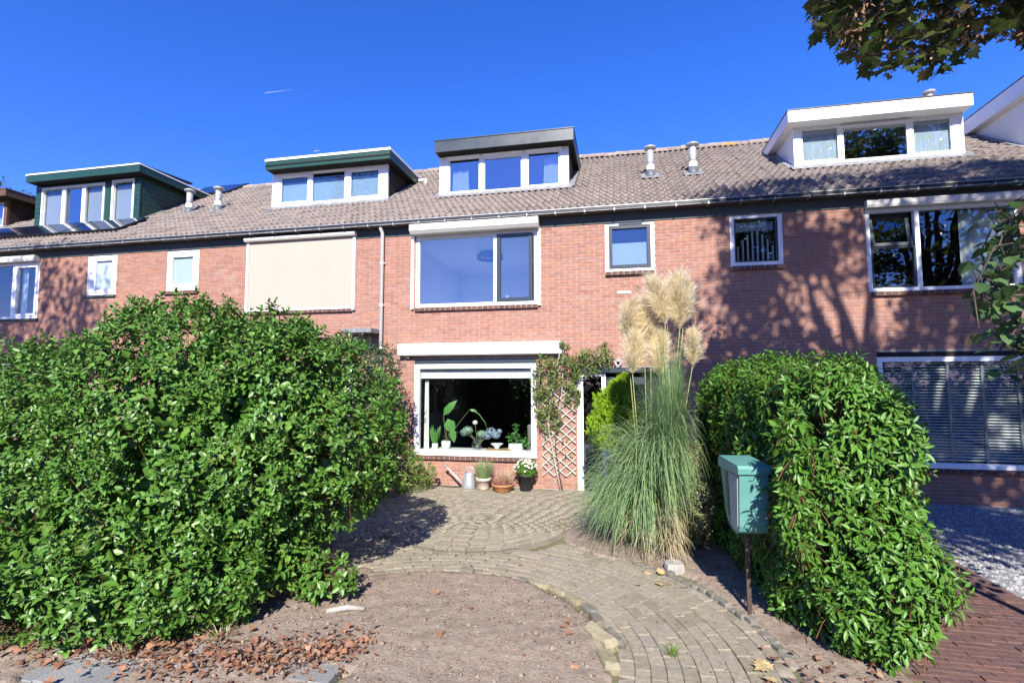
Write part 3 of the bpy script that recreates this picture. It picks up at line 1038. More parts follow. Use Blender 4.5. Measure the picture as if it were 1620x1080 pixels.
def pleated(x0, x1, z0, z1, y, amp=0.03, waves=8, name='curtain', m=None, parent=None, taper=0.0, gather=None, **kw):
    n = waves * 6
    v, f = [], []
    rows = 6
    for j in range(rows + 1):
        t = j / rows
        z = z1 + (z0 - z1) * t
        for i in range(n + 1):
            s = i / n
            x = x0 + (x1 - x0) * s + taper * t * (s - 0.5)
            if gather:
                x += gather * math.sin(math.pi * t) * (s)
            yy = y + amp * (0.6 + 0.4 * t) * math.sin(2 * math.pi * waves * s + 0.5 * math.sin(3 * s)) + 0.01 * math.sin(11 * s)
            v.append((x, yy, z))
    for j in range(rows):
        for i in range(n):
            a = j * (n + 1) + i
            f.append((a, a + 1, a + n + 2, a + n + 1))
    mb = MB()
    mb.add(v, f)
    o = mb.build(name, m, parent, smooth=True, **kw)
    return o


def downpipe(h, x, z0, z1):
    mb = MB()
    mb.tube([(x, -0.16, 5.05), (x, -0.15, 5.0), (x, -0.07, 4.93), (x, -0.07, z0)], 0.036, 12)
    p = mb.build('downpipe', M['pipe'], h, smooth=True)
    for z in (4.3, 3.45, 2.6, 1.4):
        MB().tube([(x, -0.07, z), (x, -0.07, z + 0.05)], 0.041, 12).box(x - 0.05, x + 0.05, -0.03, -0.002, z + 0.012, z + 0.035).build('pipe_clip', M['pipe'], p)


def vent_pipe(h, x, y, ztop, cap=True):
    zb = roof_z(y)
    mb = MB()
    mb.lathe([(0.075, 0.1), (0.075, ztop - zb - 0.07)], (x, y, zb), 20)
    v = mb.build('vent_pipe', M['vent'], h, smooth=False)
    v.data.polygons.foreach_set('use_smooth', [len(p.vertices) == 4 for p in v.data.polygons])
    MB().lathe([(0.085, 0.14), (0.088, 0.16), (0.088, 0.24), (0.082, 0.25)], (x, y, zb), 20).build('pipe_band', M['white'], v)
    c = MB()
    c.lathe([(0.115, -0.09), (0.105, 0.02), (0.09, 0.14)], (x, y, zb), 20)
    c.build('pipe_collar', M['ventdark'], v, smooth=True)
    f = MB()
    f.obox((x, y - 0.02, roof_z(y - 0.02) + 0.035), (0.2, 0, 0), (0, 0.19 * COSR, 0.19 * SINR), (0, -0.006 * SINR, 0.006 * COSR))
    f.build('pipe_flashing', M['lead'], v)
    k = MB()
    k.lathe([(0.07, -0.075), (0.128, -0.05), (0.135, -0.03), (0.128, -0.012), (0.08, 0.01), (0.03, 0.014)], (x, y, ztop), 24)
    k.build('pipe_cap', M['vent'], v, smooth=True)


def dormer(h, xa, xb, yf, zb, zt, fas, mats, panes, drop=0.0, boards=False, frame_span=None, jamb=0.06):
    """fas = (x0, x1, y, z0, z1); mats: fascia, trim, cheek, front, glass"""
    fx0, fx1, fy, fz0, fz1 = fas
    yb = roof_y(fz1) - 0.05
    ze = roof_z(yf)
    d = MB()
    # front wall with openings, cheeks under the roof
    holes = [(p[0], p[1], p[2], p[3]) for p in panes]
    body = wall_with_holes(xa, xb, ze - 0.05, fz0 - 0.002, holes, yf, yf + 0.07).build('dormer', mats['front'], h)
    for x, sgn in ((xa, 1), (xb - 0.06, 1)):
        yt = roof_y(fz0)
        c = MB()
        if boards:
            z = ze - 0.02
            while z < fz0 - 0.01:
                z2 = min(z + 0.125, fz0)
                y0, y1 = yf + 0.0705, None
                c = MB()
                ya_, yb_ = roof_y(z) + 0.06, roof_y(z2) + 0.06
                out = 0.012
                xx0, xx1 = (x - out, x + 0.05) if x == xa else (x + 0.01, x + 0.06 + out)
                if ya_ > yf + 0.0705:
                    c.prism_x([(yf + 0.0705, z), (ya_, z), (yb_, z2 - 0.008), (yf + 0.0705, z2 - 0.008)], xx0, xx1)
                    c.build('cladding_board', mats['cheek'], body)
                z = z2
        c = MB()
        c.prism_x([(yf + 0.0705, ze), (yt + 0.05, fz0 - 0.003), (yf + 0.0705, fz0 - 0.003)], x + 0.002, x + 0.058)
        c.build('dormer_cheek', mats['cheek'], body)
    # flat roof with fascia on three sides
    MB().box(fx0 + 0.03, fx1 - 0.03, fy + 0.03, yb, fz0, fz1 - 0.02).build('dormer_roof', mats.get('roof', M['deck']), body)
    fb = MB().box(fx0, fx1, fy, fy + 0.028, fz0, fz1)
    fb.build('fascia', mats['fascia'], body)
    for x in (fx0, fx1 - 0.028):
        MB().prism_x([(fy + 0.0285, fz0), (roof_y(fz0) + 0.03, fz0), (yb + 0.03, fz1), (fy + 0.0285, fz1)], x, x + 0.028).build('side_fascia', mats['fascia'], body)
    tr = MB()
    th = mats.get('trim_h', 0.035)
    tr.box(fx0 - 0.012, fx1 + 0.012, fy - 0.014, fy + 0.05, fz1 + 0.001, fz1 + th)
    for x in (fx0 - 0.012, fx1 - 0.05):
        tr.box(x, x + 0.062, fy + 0.0505, yb, fz1 + 0.001, fz1 + th)
    tr.build('roof_trim', mats['trim'], body)
    # lead apron
    ap = MB()
    ap.prism_x([(yf - 0.15, roof_z(yf - 0.15) + 0.045), (yf - 0.002, ze + 0.03), (yf - 0.002, ze + 0.07), (yf - 0.15, roof_z(yf - 0.15) + 0.055)], xa - 0.08, xb + 0.08)
    ap.build('lead_apron', M['lead'], body)
    for x in (xa - 0.12, xb):
        yt = roof_y(fz0)
        n = 8
        sf = MB()
        for i in range(n):
            y0, y1 = yf + (yt - yf) * i / n, yf + (yt - yf) * (i + 1) / n - 0.01
            sf.prism_x([(y0, roof_z(y0) + 0.04), (y1, roof_z(y1) + 0.04), (y1, roof_z(y1) + 0.055), (y0, roof_z(y0) + 0.055)], x, x + 0.12)
        sf.build('side_flashing', M['lead'], body)
    for p in panes:
        x0, x1, z0, z1 = p[:4]
        if p[4].get('sash', True):
            MB().frame(x0, x1, z0, z1, 0.04, yf + 0.012, yf + 0.055).build('sash', mats.get('sash', M['whiteplastic']), body)
            x0, x1, z0, z1 = x0 + 0.04, x1 - 0.04, z0 + 0.04, z1 - 0.04
        pane(body, x0, x1, z0, z1, yf + 0.03, p[4].get('glass', M['glassblue']))
        if 'blind' in p[4]:
            bz = p[4].get('bz', z1)
            MB().box(x0, x1, yf + 0.075, yf + 0.085, z0, bz).build('blind', p[4]['blind'], body)
    return body


# ---- house openings
holesC = [(0.33, 2.79, 3.36, 4.99), (4.05, 4.93, 3.91, 4.99), (0.33, 2.74, 0.47, 2.385), (3.50, 5.05, -0.2, 2.20)]
holesR = [(6.22, 7.08, 3.91, 4.99), (8.37, 10.56, 3.38, 4.99), (8.43, 10.62, 0.50, 2.42), (6.1, 7.65, -0.2, 2.2)]
holesL1 = [(-3.40, -1.02, 3.40, 4.99), (-5.55, -4.72, 3.91, 4.99), (-3.44, -1.0, 0.47, 2.385), (-5.70, -4.2, -0.2, 2.2)]
holesL2 = [(-7.72, -6.90, 3.88, 4.99), (-11.5, -9.10, 3.40, 4.99), (-11.5, -9.64, 0.47, 2.385)]
holesR2 = [(12.3, 14.6, 3.4, 4.9)]
holesL3 = [(-16.0, -13.6, 3.4, 4.9)]

hC = build_house('middle brick house with slate-blue fascia on its dormer and a trellis beside the window', B0 - WD, holesC, [(0.34, 3.27, 1.30, 3.2)])
hR = build_house('brick house with an all-white dormer and tree shadow across its front', B0, holesR, [(7.74, 10.68, 1.37, 3.1)])
hL1 = build_house('brick terraced house with a drawn cream sunscreen and a green-edged white dormer', B0 - 2 * WD, holesL1, [(-4.0, -0.96, 1.38, 3.1)])
hL2 = build_house('brick terraced house with a dark green boarded dormer and black solar panels below it', B0 - 3 * WD, holesL2, [(-11.16, -7.78, 1.30, 3.4)])
hR2 = build_house('outermost terraced house on the right edge, only its white dormer cheek showing', B0 + WD, holesR2, [(11.78, 14.6, 1.3, 3.3)])
hL3 = build_house('brown-dormered terraced house at the far left edge of the row', B0 - 4 * WD, holesL3, [(-15.5, -12.66, 1.62, 3.2)])

for hh, x in ((hC, -0.36), (hR, 11.44)):
    downpipe(hh, x, 0.0, 5.0)

# vents
vent_pipe(hC, 4.99, 1.66, 6.99)
vent_pipe(hR, 5.86, 1.64, 6.97)
vent_pipe(hL1, -5.76, 1.66, 6.94)
vent_pipe(hL2, -6.63, 1.66, 6.95)
vent_pipe(hR, 11.30, 3.55, 8.54)

# ---- dormers
mC = dict(fascia=M['slate'], trim=M['slate'], cheek=M['blackclad'], front=M['whiteplastic'], trim_h=0.02)
bC = dormer(hC, 0.34, 3.27, 1.31, 6.10, 7.10, (0.33, 3.40, 1.02, 7.02, 7.27), mC,
            [(0.545, 1.30, 6.17, 6.975, {}), (1.36, 2.26, 6.15, 6.935, {}), (2.35, 3.09, 6.18, 6.965, {})])
for a, b in ((0.50, 1.30), (1.36, 2.26), (2.33, 3.12)):
    MB().box(a, b, 1.27, 1.309, 6.985, 7.005).build('window_vent', M['white'], bC)
mL1 = dict(fascia=M['green'], trim=M['white'], cheek=M['blackclad'], front=M['whiteplastic'], trim_h=0.055)
bL1 = dormer(hL1, -4.0, -0.96, 1.385, 6.15, 7.10, (-3.98, -0.77, 1.09, 7.02, 7.22), mL1,
             [(-3.79, -3.01, 6.27, 6.94, dict(glass=M['glass'], blind=M['bluegrey'], bz=6.80)), (-2.95, -2.03, 6.23, 7.0, dict(glass=M['glass'], blind=M['bluegrey'], bz=6.82)),
              (-1.94, -1.16, 6.27, 6.95, dict(glass=M['glass'], blind=M['bluegrey'], bz=6.82))], boards=True)
MB().box(-3.98, -0.77, 1.075, 1.0895, 7.10, 7.125).build('fascia_groove', M['blackclad'], bL1)
MB().tube([(-0.74, 2.75, 7.13), (-0.55, 2.75, 7.13), (-0.55, 2.75, 6.98)], 0.035, 8).build('drain_pipe', M['whiteplastic'], bL1)
mL2 = dict(fascia=M['green'], trim=M['white'], cheek=M['green'], front=M['green'], trim_h=0.035, sash=M['whiteplastic'])
sc = dict(glass=M['glass'], blind=M['screen'])
bL2 = dormer(hL2, -11.16, -7.78, 1.30, 6.10, 7.3, (-11.15, -7.53, 1.00, 7.26, 7.44), mL2,
             [(-10.95, -10.23, 6.11, 7.17, dict(sc, bz=7.02)), (-10.22, -9.57, 6.11, 7.17, dict(glass=M['glassblue'])), (-9.56, -8.92, 6.11, 7.17, dict(sc, bz=7.05)),
              (-8.65, -7.98, 6.11, 7.20, dict(sc, bz=7.07))], boards=True)
fr = MB()
fr.frame(-10.97, -8.90, 6.09, 7.19, 0.05, 1.27, 1.299)
fr.box(-10.28, -10.17, 1.27, 1.299, 6.14, 7.14).box(-9.62, -9.51, 1.27, 1.299, 6.14, 7.14)
fr.frame(-8.67, -7.96, 6.09, 7.22, 0.055, 1.27, 1.299)
fr.build('window_frame', M['whiteplastic'], bL2)
for z in np.arange(6.14, 7.2, 0.125):
    MB().box(-11.17, -10.98, 1.275, 1.2995, z, z + 0.115).build('cladding_board', M['green'], bL2)
    MB().box(-7.955, -7.77, 1.275, 1.2995, z, z + 0.115).build('cladding_board', M['green'], bL2)
MB().box(-7.79, -7.765, 1.265, 1.274, 6.1, 7.25).build('corner_strip', M['slate'], bL2)
mR1 = dict(fascia=M['white'], trim=M['slate'], cheek=M['white'], front=M['whiteplastic'], trim_h=0.018, roof=M['white'])
bR1 = dormer(hR, 7.74, 10.68, 1.37, 6.12, 7.08, (7.57, 10.69, 1.07, 6.97, 7.20), mR1,
             [(7.87, 8.58, 6.25, 6.95, dict(glass=M['glass'], blind=M['net'])), (8.61, 9.78, 6.22, 6.91, {}), (9.82, 10.51, 6.24, 6.94, dict(glass=M['glass'], blind=M['net']))])
MB().box(8.60, 9.79, 1.33, 1.369, 6.885, 6.92).build('window_vent', M['white'], bR1)
bR2 = dormer(hR2, 11.78, 14.6, 1.36, 6.1, 7.3, (11.62, 14.8, 1.05, 7.20, 7.50), mR1, [(12.0, 14.3, 6.3, 7.1, {})])
mL3 = dict(fascia=M['brown'], trim=M['brown'], cheek=M['darkbrown'], front=M['brown'], trim_h=0.03, sash=M['offwhite'])
bL3 = dormer(hL3, -15.5, -12.66, 1.62, 6.3, 7.2, (-15.7, -12.32, 1.33, 7.12, 7.30), mL3, [(-13.6, -12.78, 6.36, 7.05, dict(glass=M['glassblue'], blind=M['whiteblind'], bz=6.62)), (-15.3, -13.7, 6.36, 7.05, {})])

# attic rooms behind the dormer glass
for hh, (a, b, c) in ((hC, (0.42, 3.19, 1.40)), (hR, (7.85, 10.58, 1.47)), (hL1, (-3.9, -1.05, 1.49)), (hL2, (-11.0, -7.9, 1.41))):
    MB().box(a, b, 3.0, 3.02, 6.0, 7.0).build('attic_wall', M['room'], hh)

# ---- centre house, upper window
w = MB()
w.frame(0.33, 2.79, 3.40, 4.85, 0.075, 0.02, 0.10)
w.box(1.92, 1.985, 0.02, 0.10, 3.475, 4.775)
win = w.build('window', M['white'], hC)
pane(win, 0.405, 1.92, 3.475, 4.775, 0.06, M['glassroom'])
MB().frame(1.985, 2.68, 3.478, 4.80, 0.068, 0.005, 0.085).build('sash', M['sash'], win)
pane(win, 2.053, 2.612, 3.546, 4.732, 0.05, M['glassroom'])
MB().box(2.10, 2.16, 0.3, 0.36, 3.56, 3.64).build('window_latch', M['zinc'], win)
sill_bricks(win, 0.33, 2.79, 3.365)
bx = MB()
bx.prism_x([(-0.001, 5.035), (-0.20, 5.035), (-0.215, 5.02), (-0.215, 4.905), (-0.16, 4.845), (-0.001, 4.845)], 0.27, 2.83)
scr = bx.build('screen_box', M['offwhite'], hC)
for x in (0.255, 2.795):
    MB().box(x, x + 0.05, -0.055, -0.003, 3.375, 4.843).build('guide_rail', M['white'], scr)
MB().box(0.335, 2.785, 0.003, 0.0195, 4.79, 4.843).build('screen_slot', M['offwhite'], scr)
room_box(hC, 0.0, 3.05, 0.27, 4.2, 2.62, 4.88, (M['room'], M['room'], M['room'], M['room'], M['room']))
# small window
w = MB()
w.frame(4.05, 4.93, 3.95, 4.88, 0.065, 0.015, 0.10)
win = w.build('window', M['white'], hC)
MB().frame(4.117, 4.863, 4.017, 4.813, 0.06, 0.0, 0.085).build('sash', M['sash'], win)
pane(win, 4.177, 4.803, 4.077, 4.753, 0.05, M['glassroom'])
MB().box(4.17, 4.81, 0.09, 0.10, 4.07, 4.50).build('blind', M['blind'], win)
MB().box(4.3, 4.72, -0.012, -0.001, 4.82, 4.838).build('window_vent', M['sash'], win)
sill_bricks(win, 4.05, 4.93, 3.915)
MB().box(4.26, 4.49, -0.012, -0.004, 3.545, 3.59).build('wall_plate', M['white'], hC)
room_box(hC, 3.6, 5.3, 0.27, 2.5, 2.62, 4.88, (M['room'], M['room'], M['room'], M['room'], M['room']))
# lower window
bx = MB()
bx.prism_x([(-0.002, 2.69), (-0.12, 2.69), (-0.15, 2.675), (-0.15, 2.47), (-0.12, 2.45), (-0.002, 2.45)], 0.04, 3.24)
aw = bx.build('awning_box', M['white'], hC)
MB().box(0.04, 3.24, -0.156, -0.1505, 2.655, 2.668).build('awning_seam', M['offwhite'], aw)
MB().box(0.33, 2.74, 0.0, 0.10, 2.30, 2.385).build('lintel_board', M['slate'], hC)
w = MB()
w.frame(0.33, 2.74, 0.545, 2.298, 0.095, 0.015, 0.12)
win = w.build('window', M['white'], hC)
pane(win, 0.425, 2.645, 0.64, 2.203, 0.07, M['glassclear'])
MB().box(0.43, 2.64, 0.12, 0.135, 2.015, 2.16).build('roller_blind', M['whiteblind'], win)
MB().box(0.43, 2.64, 0.115, 0.17, 2.165, 2.2).build('blind_rail', M['screen'], win)
sill_bricks(win, 0.35, 2.74, 0.505)
MB().box(0.30, 2.76, -0.03, 0.014, 0.547, 0.575).build('window_ledge', M['white'], win)
MB().box(0.34, 2.73, 0.125, 0.50, 0.60, 0.635).build('inner_sill', M['white'], win)
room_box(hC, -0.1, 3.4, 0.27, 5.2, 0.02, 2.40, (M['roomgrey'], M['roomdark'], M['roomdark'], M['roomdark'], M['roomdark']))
MB().box(0.80, 0.88, -0.002, 0.006, 0.075, 0.115).build('air_vent', M['black'], hC)
# door
d = MB()
d.box(3.50, 3.61, 0.0, 0.12, -0.02, 2.10).box(3.61, 4.02, 0.0, 0.12, 2.05, 2.10).box(3.945, 4.02, 0.0, 0.12, -0.02, 2.035)
door = d.build('front_door', M['white'], hC)
pane(door, 3.61, 3.945, 0.80, 2.035, 0.08, M['glassdark'])
MB().box(3.62, 3.94, 0.05, 0.09, 0.0, 0.80).build('door_panel', M['doorpaint'], door)
MB().box(4.025, 4.945, 0.05, 0.10, 0.0, 2.03).build('door_leaf', M['doorpaint'], door)
pane(door, 4.2, 4.75, 1.0, 1.9, 0.04, M['glassdark'])
MB().box(4.05, 4.11, 0.01, 0.049, 0.55, 0.80).build('letter_box', M['white'], door)
MB().box(3.6, 5.06, -0.06, 0.10, 2.105, 2.20).build('door_beam', M['slate'], door)
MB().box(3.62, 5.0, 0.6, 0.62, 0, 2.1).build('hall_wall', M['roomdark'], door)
lm = MB()
lm.tube([(4.22, -0.02, 2.34), (4.20, -0.08, 2.29), (4.21, -0.10, 2.24), (4.26, -0.10, 2.225), (4.30, -0.10, 2.27), (4.30, -0.10, 2.34)], 0.02, 8)
lm.box(4.235, 4.275, -0.10, -0.003, 2.30, 2.36)
lm.build('wall_lamp', M['screen'], hC)

# ---- right house windows
w = MB().frame(6.22, 7.08, 3.95, 4.88, 0.075, 0.015, 0.10)
win = w.build('window', M['white'], hR)
MB().frame(6.297, 7.003, 4.027, 4.803, 0.02, 0.01, 0.09).build('sash', M['sash'], win)
pane(win, 6.317, 6.983, 4.047, 4.783, 0.05, M['glass'])
sill_bricks(win, 6.22, 7.08, 3.915)
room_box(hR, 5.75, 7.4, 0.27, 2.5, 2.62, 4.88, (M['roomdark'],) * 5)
w = MB()
w.frame(8.37, 10.56, 3.42, 4.83, 0.065, 0.015, 0.10)
w.box(9.10, 9.17, 0.015, 0.10, 3.485, 4.765)
win = w.build('window', M['white'], hR)
MB().frame(8.437, 9.098, 3.487, 4.18, 0.03, 0.02, 0.085).build('sash', M['sash'], win)
pane(win, 8.467, 9.068, 3.517, 4.15, 0.05, M['glass'])
ts = MB()
ca_, sa_ = math.cos(rad(12)), math.sin(rad(12))
for (ax0, ax1, t0, t1) in ((8.45, 9.06, 0.0, 0.06), (8.45, 9.06, 0.54, 0.60), (8.45, 8.51, 0.06, 0.54), (9.0, 9.06, 0.06, 0.54)):
    zc, th = (t0 + t1) / 2, (t1 - t0) / 2
    ts.obox(((ax0 + ax1) / 2, 0.03 + zc * sa_, 4.185 + zc * ca_), ((ax1 - ax0) / 2, 0, 0), (0, 0.02 * ca_, -0.02 * sa_), (0, th * sa_, th * ca_))
ts.build('tilted_sash', M['sash'], win)
tp = MB()
tp.obox((8.755, 0.03 + 0.3 * sa_, 4.185 + 0.3 * ca_), (0.245, 0, 0), (0, 0.004 * ca_, -0.004 * sa_), (0, 0.24 * sa_, 0.24 * ca_))
tp.build('pane', M['glass'], win)
pane(win, 9.17, 10.495, 3.485, 4.765, 0.06, M['glass'])
sill_bricks(win, 8.37, 10.56, 3.385)
bx = MB().prism_x([(-0.001, 4.955), (-0.10, 4.955), (-0.12, 4.93), (-0.12, 4.87), (-0.10, 4.83), (-0.001, 4.83)], 8.36, 10.62)
bx.build('screen_box', M['offwhite'], hR)
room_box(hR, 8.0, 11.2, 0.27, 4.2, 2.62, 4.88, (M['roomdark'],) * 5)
w = MB().frame(8.43, 10.62, 0.56, 2.34, 0.08, 0.01, 0.11)
win = w.build('window', M['white'], hR)
MB().box(8.43, 10.62, 0.0, 0.10, 2.342, 2.42).build('lintel_board', M['blackclad'], hR)
pane(win, 8.51, 10.54, 0.64, 2.26, 0.07, M['glassclear'])
SL = MB().obox((0, 0, 0), (1.005, 0, 0), (0, 0.022, 0.010), (0, -0.001, 0.002)).mesh('blind_slat', M['slat'])
z = 0.68
while z < 2.25:
    reg(bpy.data.objects.new('blind_slat', SL), win, Matrix.Translation((9.525, 0.14, z)))
    z += 0.047
for x in (8.98, 9.49, 9.97, 10.46):
    MB().box(x - 0.02, x + 0.02, 0.100, 0.106, 0.65, 2.255).build('blind_tape', M['tape'], win)
sill_bricks(win, 8.43, 10.62, 0.52)
MB().box(8.40, 10.65, -0.035, 0.009, 0.562, 0.63).build('window_ledge', M['white'], win)
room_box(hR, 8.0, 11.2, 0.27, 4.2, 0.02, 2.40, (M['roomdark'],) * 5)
rd = MB().box(6.1, 6.2, 0.0, 0.1, 0, 2.15).box(7.55, 7.65, 0.0, 0.1, 0, 2.15).box(6.2, 7.55, 0.0, 0.1, 2.05, 2.15)
rdo = rd.build('front_door', M['darkbrown'], hR)
MB().box(6.2, 7.55, 0.04, 0.09, 0, 2.05).build('door_leaf', M['doorpaint'], rdo)

# ---- left house 1
w = MB().frame(-3.40, -1.02, 3.44, 4.90, 0.07, 0.015, 0.10)
win = w.build('window', M['white'], hL1)
pane(win, -3.33, -1.09, 3.51, 4.83, 0.06, M['glass'])
sill_bricks(win, -3.40, -1.02, 3.405)
bx = MB().prism_x([(-0.001, 5.005), (-0.12, 5.005), (-0.145, 4.98), (-0.145, 4.945), (-0.12, 4.915), (-0.001, 4.915)], -3.50, -0.94)
scr = bx.build('screen_box', M['offwhite'], hL1)
for x in (-3.48, -1.01):
    MB().box(x, x + 0.055, -0.065, -0.003, 3.40, 4.914).build('guide_rail', M['white'], scr)
MB().box(-3.42, -1.015, -0.05, -0.044, 3.47, 4.914).build('screen_cloth', M['cloth'], scr)
MB().box(-3.42, -1.015, -0.06, -0.035, 3.43, 3.468).build('bottom_bar', M['white'], scr)
room_box(hL1, -3.6, -0.8, 0.27, 3, 2.62, 4.88, (M['roomdark'],) * 5)
w = MB().frame(-5.55, -4.72, 3.95, 4.86, 0.075, 0.015, 0.10)
win = w.build('window', M['white'], hL1)
MB().frame(-5.473, -4.797, 4.027, 4.783, 0.075, 0.0, 0.085).build('sash', M['whiteplastic'], win)
pane(win, -5.398, -4.872, 4.102, 4.708, 0.05, M['frost'])
sill_bricks(win, -5.57, -4.70, 3.915)
w = MB().frame(-3.44, -1.0, 0.55, 2.298, 0.09, 0.015, 0.12)
win = w.build('window', M['white'], hL1)
pane(win, -3.35, -1.09, 0.64, 2.2, 0.07, M['glassdark'])
MB().box(-5.7, -4.2, 0.05, 0.1, 0, 2.2).build('front_door', M['doorpaint'], hL1)
MB().box(-1.0, -0.38, -0.45, -0.003, 2.90, 2.98).build('door_canopy', M['lead'], hL1)
# ---- left house 2
w = MB().frame(-7.72, -6.90, 3.93, 4.86, 0.06, 0.015, 0.10)
win = w.build('window', M['white'], hL2)
MB().frame(-7.658, -6.962, 3.992, 4.798, 0.07, 0.0, 0.085).box(-7.588, -7.48, 0.005, 0.085, 4.062, 4.728).build('sash', M['whiteplastic'], win)
pane(win, -7.48, -7.032, 4.062, 4.728, 0.05, M['frostpale'])
MB().box(-7.74, -6.88, -0.05, 0.014, 3.885, 3.93).build('window_ledge', M['frieze'], win)
w = MB().frame(-11.5, -9.10, 3.45, 4.80, 0.06, 0.015, 0.10)
w.box(-9.93, -9.84, 0.015, 0.10, 3.51, 4.74)
win = w.build('window', M['white'], hL2)
MB().frame(-9.84, -9.162, 3.512, 4.738, 0.06, 0.0, 0.085).build('sash', M['whiteplastic'], win)
pane(win, -9.78, -9.222, 3.572, 4.678, 0.05, M['glass'])
pane(win, -11.44, -9.93, 3.51, 4.74, 0.06, M['glass'])
MB().box(-11.55, -9.05, -0.06, 0.014, 3.40, 3.448).build('window_ledge', M['frieze'], win)
bx = MB().prism_x([(-0.001, 4.93), (-0.12, 4.93), (-0.14, 4.90), (-0.14, 4.85), (-0.12, 4.80), (-0.001, 4.80)], -11.6, -9.12)
bx.build('screen_box', M['offwhite'], hL2)
room_box(hL2, -11.8, -8.8, 0.27, 4, 2.62, 4.88, (M['roomdark'],) * 5)
MB().prism_x([(-0.001, 2.38), (-0.13, 2.38), (-0.15, 2.34), (-0.15, 2.24), (-0.12, 2.20), (-0.001, 2.20)], -11.8, -9.60).build('awning_box', M['white'], hL2)

# ---- curtains and things seen through the windows
pleated(0.62, 0.98, 6.12, 6.74, 1.46, 0.02, 5, m=M['curtain'], label='short white curtain behind the left pane of the slate-edged dormer', cat='curtain', taper=0.06)
pleated(2.72, 3.06, 6.12, 6.86, 1.46, 0.02, 5, m=M['curtain'], label='white curtain behind the right pane of the slate-edged dormer', cat='curtain', taper=0.06)
pleated(9.84, 10.50, 3.48, 4.78, 0.22, 0.03, 7, m=M['curtain'], label='tall white curtain in the big upper window right of the tilted sash', cat='curtain')
pleated(-9.80, -9.62, 3.5, 4.72, 0.15, 0.02, 3, m=M['curtain'], label='narrow white curtain in the upper window at the far left', cat='curtain')
pleated(0.47, 0.55, 0.64, 1.98, 0.22, 0.02, 2, m=M['curtain'], label='narrow white curtain at the left side of the ground floor window', cat='curtain', taper=0.03)
# lace strips in the small right window
cur = thing('lace_curtain', 'arched lace curtain of white strips in the small window under the tree shadow', 'curtain', (6.65, 0.14, 4.05))
for i in range(8):
    x = 6.36 + i * 0.082
    t = (i - 3.5) / 3.5
    zt = 4.62 - 0.28 * abs(t) ** 1.5
    pleated(x, x + 0.032, 4.06, zt, 0.15, 0.006, 1, name='lace_strip', m=M['curtain'], parent=cur)
pleated(6.33, 6.97, 4.60, 4.77, 0.14, 0.012, 7, name='lace_valance', m=M['net'], parent=cur)

lampo = MB()
LX, LY = 1.42, 1.72
n = 28
v, f = [], []
for r_, z_ in ((0.30, 4.80), (0.30, 4.72), (0.27, 4.72), (0.27, 4.80)):
    for i in range(n):
        a = 2 * math.pi * i / n
        v.append((LX + r_ * math.cos(a), LY + r_ * math.sin(a), z_))
for j in range(4):
    for i in range(n):
        f.append((j * n + i, j * n + (i + 1) % n, ((j + 1) % 4) * n + (i + 1) % n, ((j + 1) % 4) * n + i))
lampo.add(v, f)
lampo.lathe([(0.22, 0.0), (0.22, 0.078)], (LX, LY, 4.80), 24)
lampo.build('ceiling_lamp', M['lamp'], label='round ring lamp under the ceiling behind the big upper middle window', cat='lamp')

# ------------------------------------------------------------------ solar panels
def solar(x0, x1, ya, yb, label, lift=0.11, extra=0.0):
    e = thing('solar_panel', label, 'solar panel', ((x0 + x1) / 2, ya, roof_z(ya)), 'black solar panels')
    def P(x, y, o):
        return (x, y - SINR * o, roof_z(y) + COSR * o + extra * (y - ya))
    mb = MB()
    q = [P(x0, ya, lift), P(x1, ya, lift), P(x1, yb, lift), P(x0, yb, lift), P(x0, ya, lift - 0.035), P(x1, ya, lift - 0.035), P(x1, yb, lift - 0.035), P(x0, yb, lift - 0.035)]
    mb.add(q, [(4, 5, 1, 0), (5, 6, 2, 1), (6, 7, 3, 2), (7, 4, 0, 3), (7, 6, 5, 4), (0, 1, 2, 3)])
    mb.build('panel_frame', M['solarframe'], e)
    g = MB()
    i = 0.02
    g.add([P(x0 + i, ya + i, lift + 0.004), P(x1 - i, ya + i, lift + 0.004), P(x1 - i, yb - i, lift + 0.004), P(x0 + i, yb - i, lift + 0.004)], [(0, 1, 2, 3)])
    g.build('panel_glass', M['solar'], e)
    b = MB()
    for x in (x0 + 0.2, x1 - 0.2):
        b.prism_x([(ya + 0.1, roof_z(ya + 0.1)), (yb - 0.1, roof_z(yb - 0.1)), (yb - 0.1, roof_z(yb - 0.1) + lift - 0.01 + extra * (yb - 0.1 - ya)), (ya + 0.1, roof_z(ya + 0.1) + lift - 0.03)], x, x + 0.03)
    b.build('panel_rail', M['zinc'], e)


solar(-8.98, -7.30, 0.36, 1.18, 'black solar panel under the single window of the green dormer')
solar(-10.70, -9.02, 0.36, 1.18, 'black solar panel under the three-part window of the green dormer')
solar(-12.42, -10.74, 0.36, 1.18, 'black solar panel at the left end of the lower row')
solar(-8.55, -7.02, 3.42, 4.35, 'solar panel lying near the ridge right of the green dormer', lift=0.10)
pf = thing('solar_panel', 'tilted solar panel standing on the flat roof of the green dormer', 'solar panel', (-8.4, 2.0, 7.48), 'black solar panels')
q = MB()
q.obox((-8.6, 2.1, 7.62), (0.85, 0, 0), (0, 0.80, 0.05), (0, -0.002, 0.018))
q.build('panel_frame', M['solarframe'], pf)
q = MB()
for x in (-9.3, -7.85):
    q.box(x, x + 0.03, 1.5, 1.53, 7.475, 7.56)
    q.box(x, x + 0.03, 2.65, 2.68, 7.475, 7.63)
q.build('panel_leg', M['zinc'], pf)
q = MB()
q.obox((-8.6, 2.098, 7.641), (0.83, 0, 0), (0, 0.78, 0.049), (0, 0, 0.001))
q.build('panel_glass', M['solar'], pf)
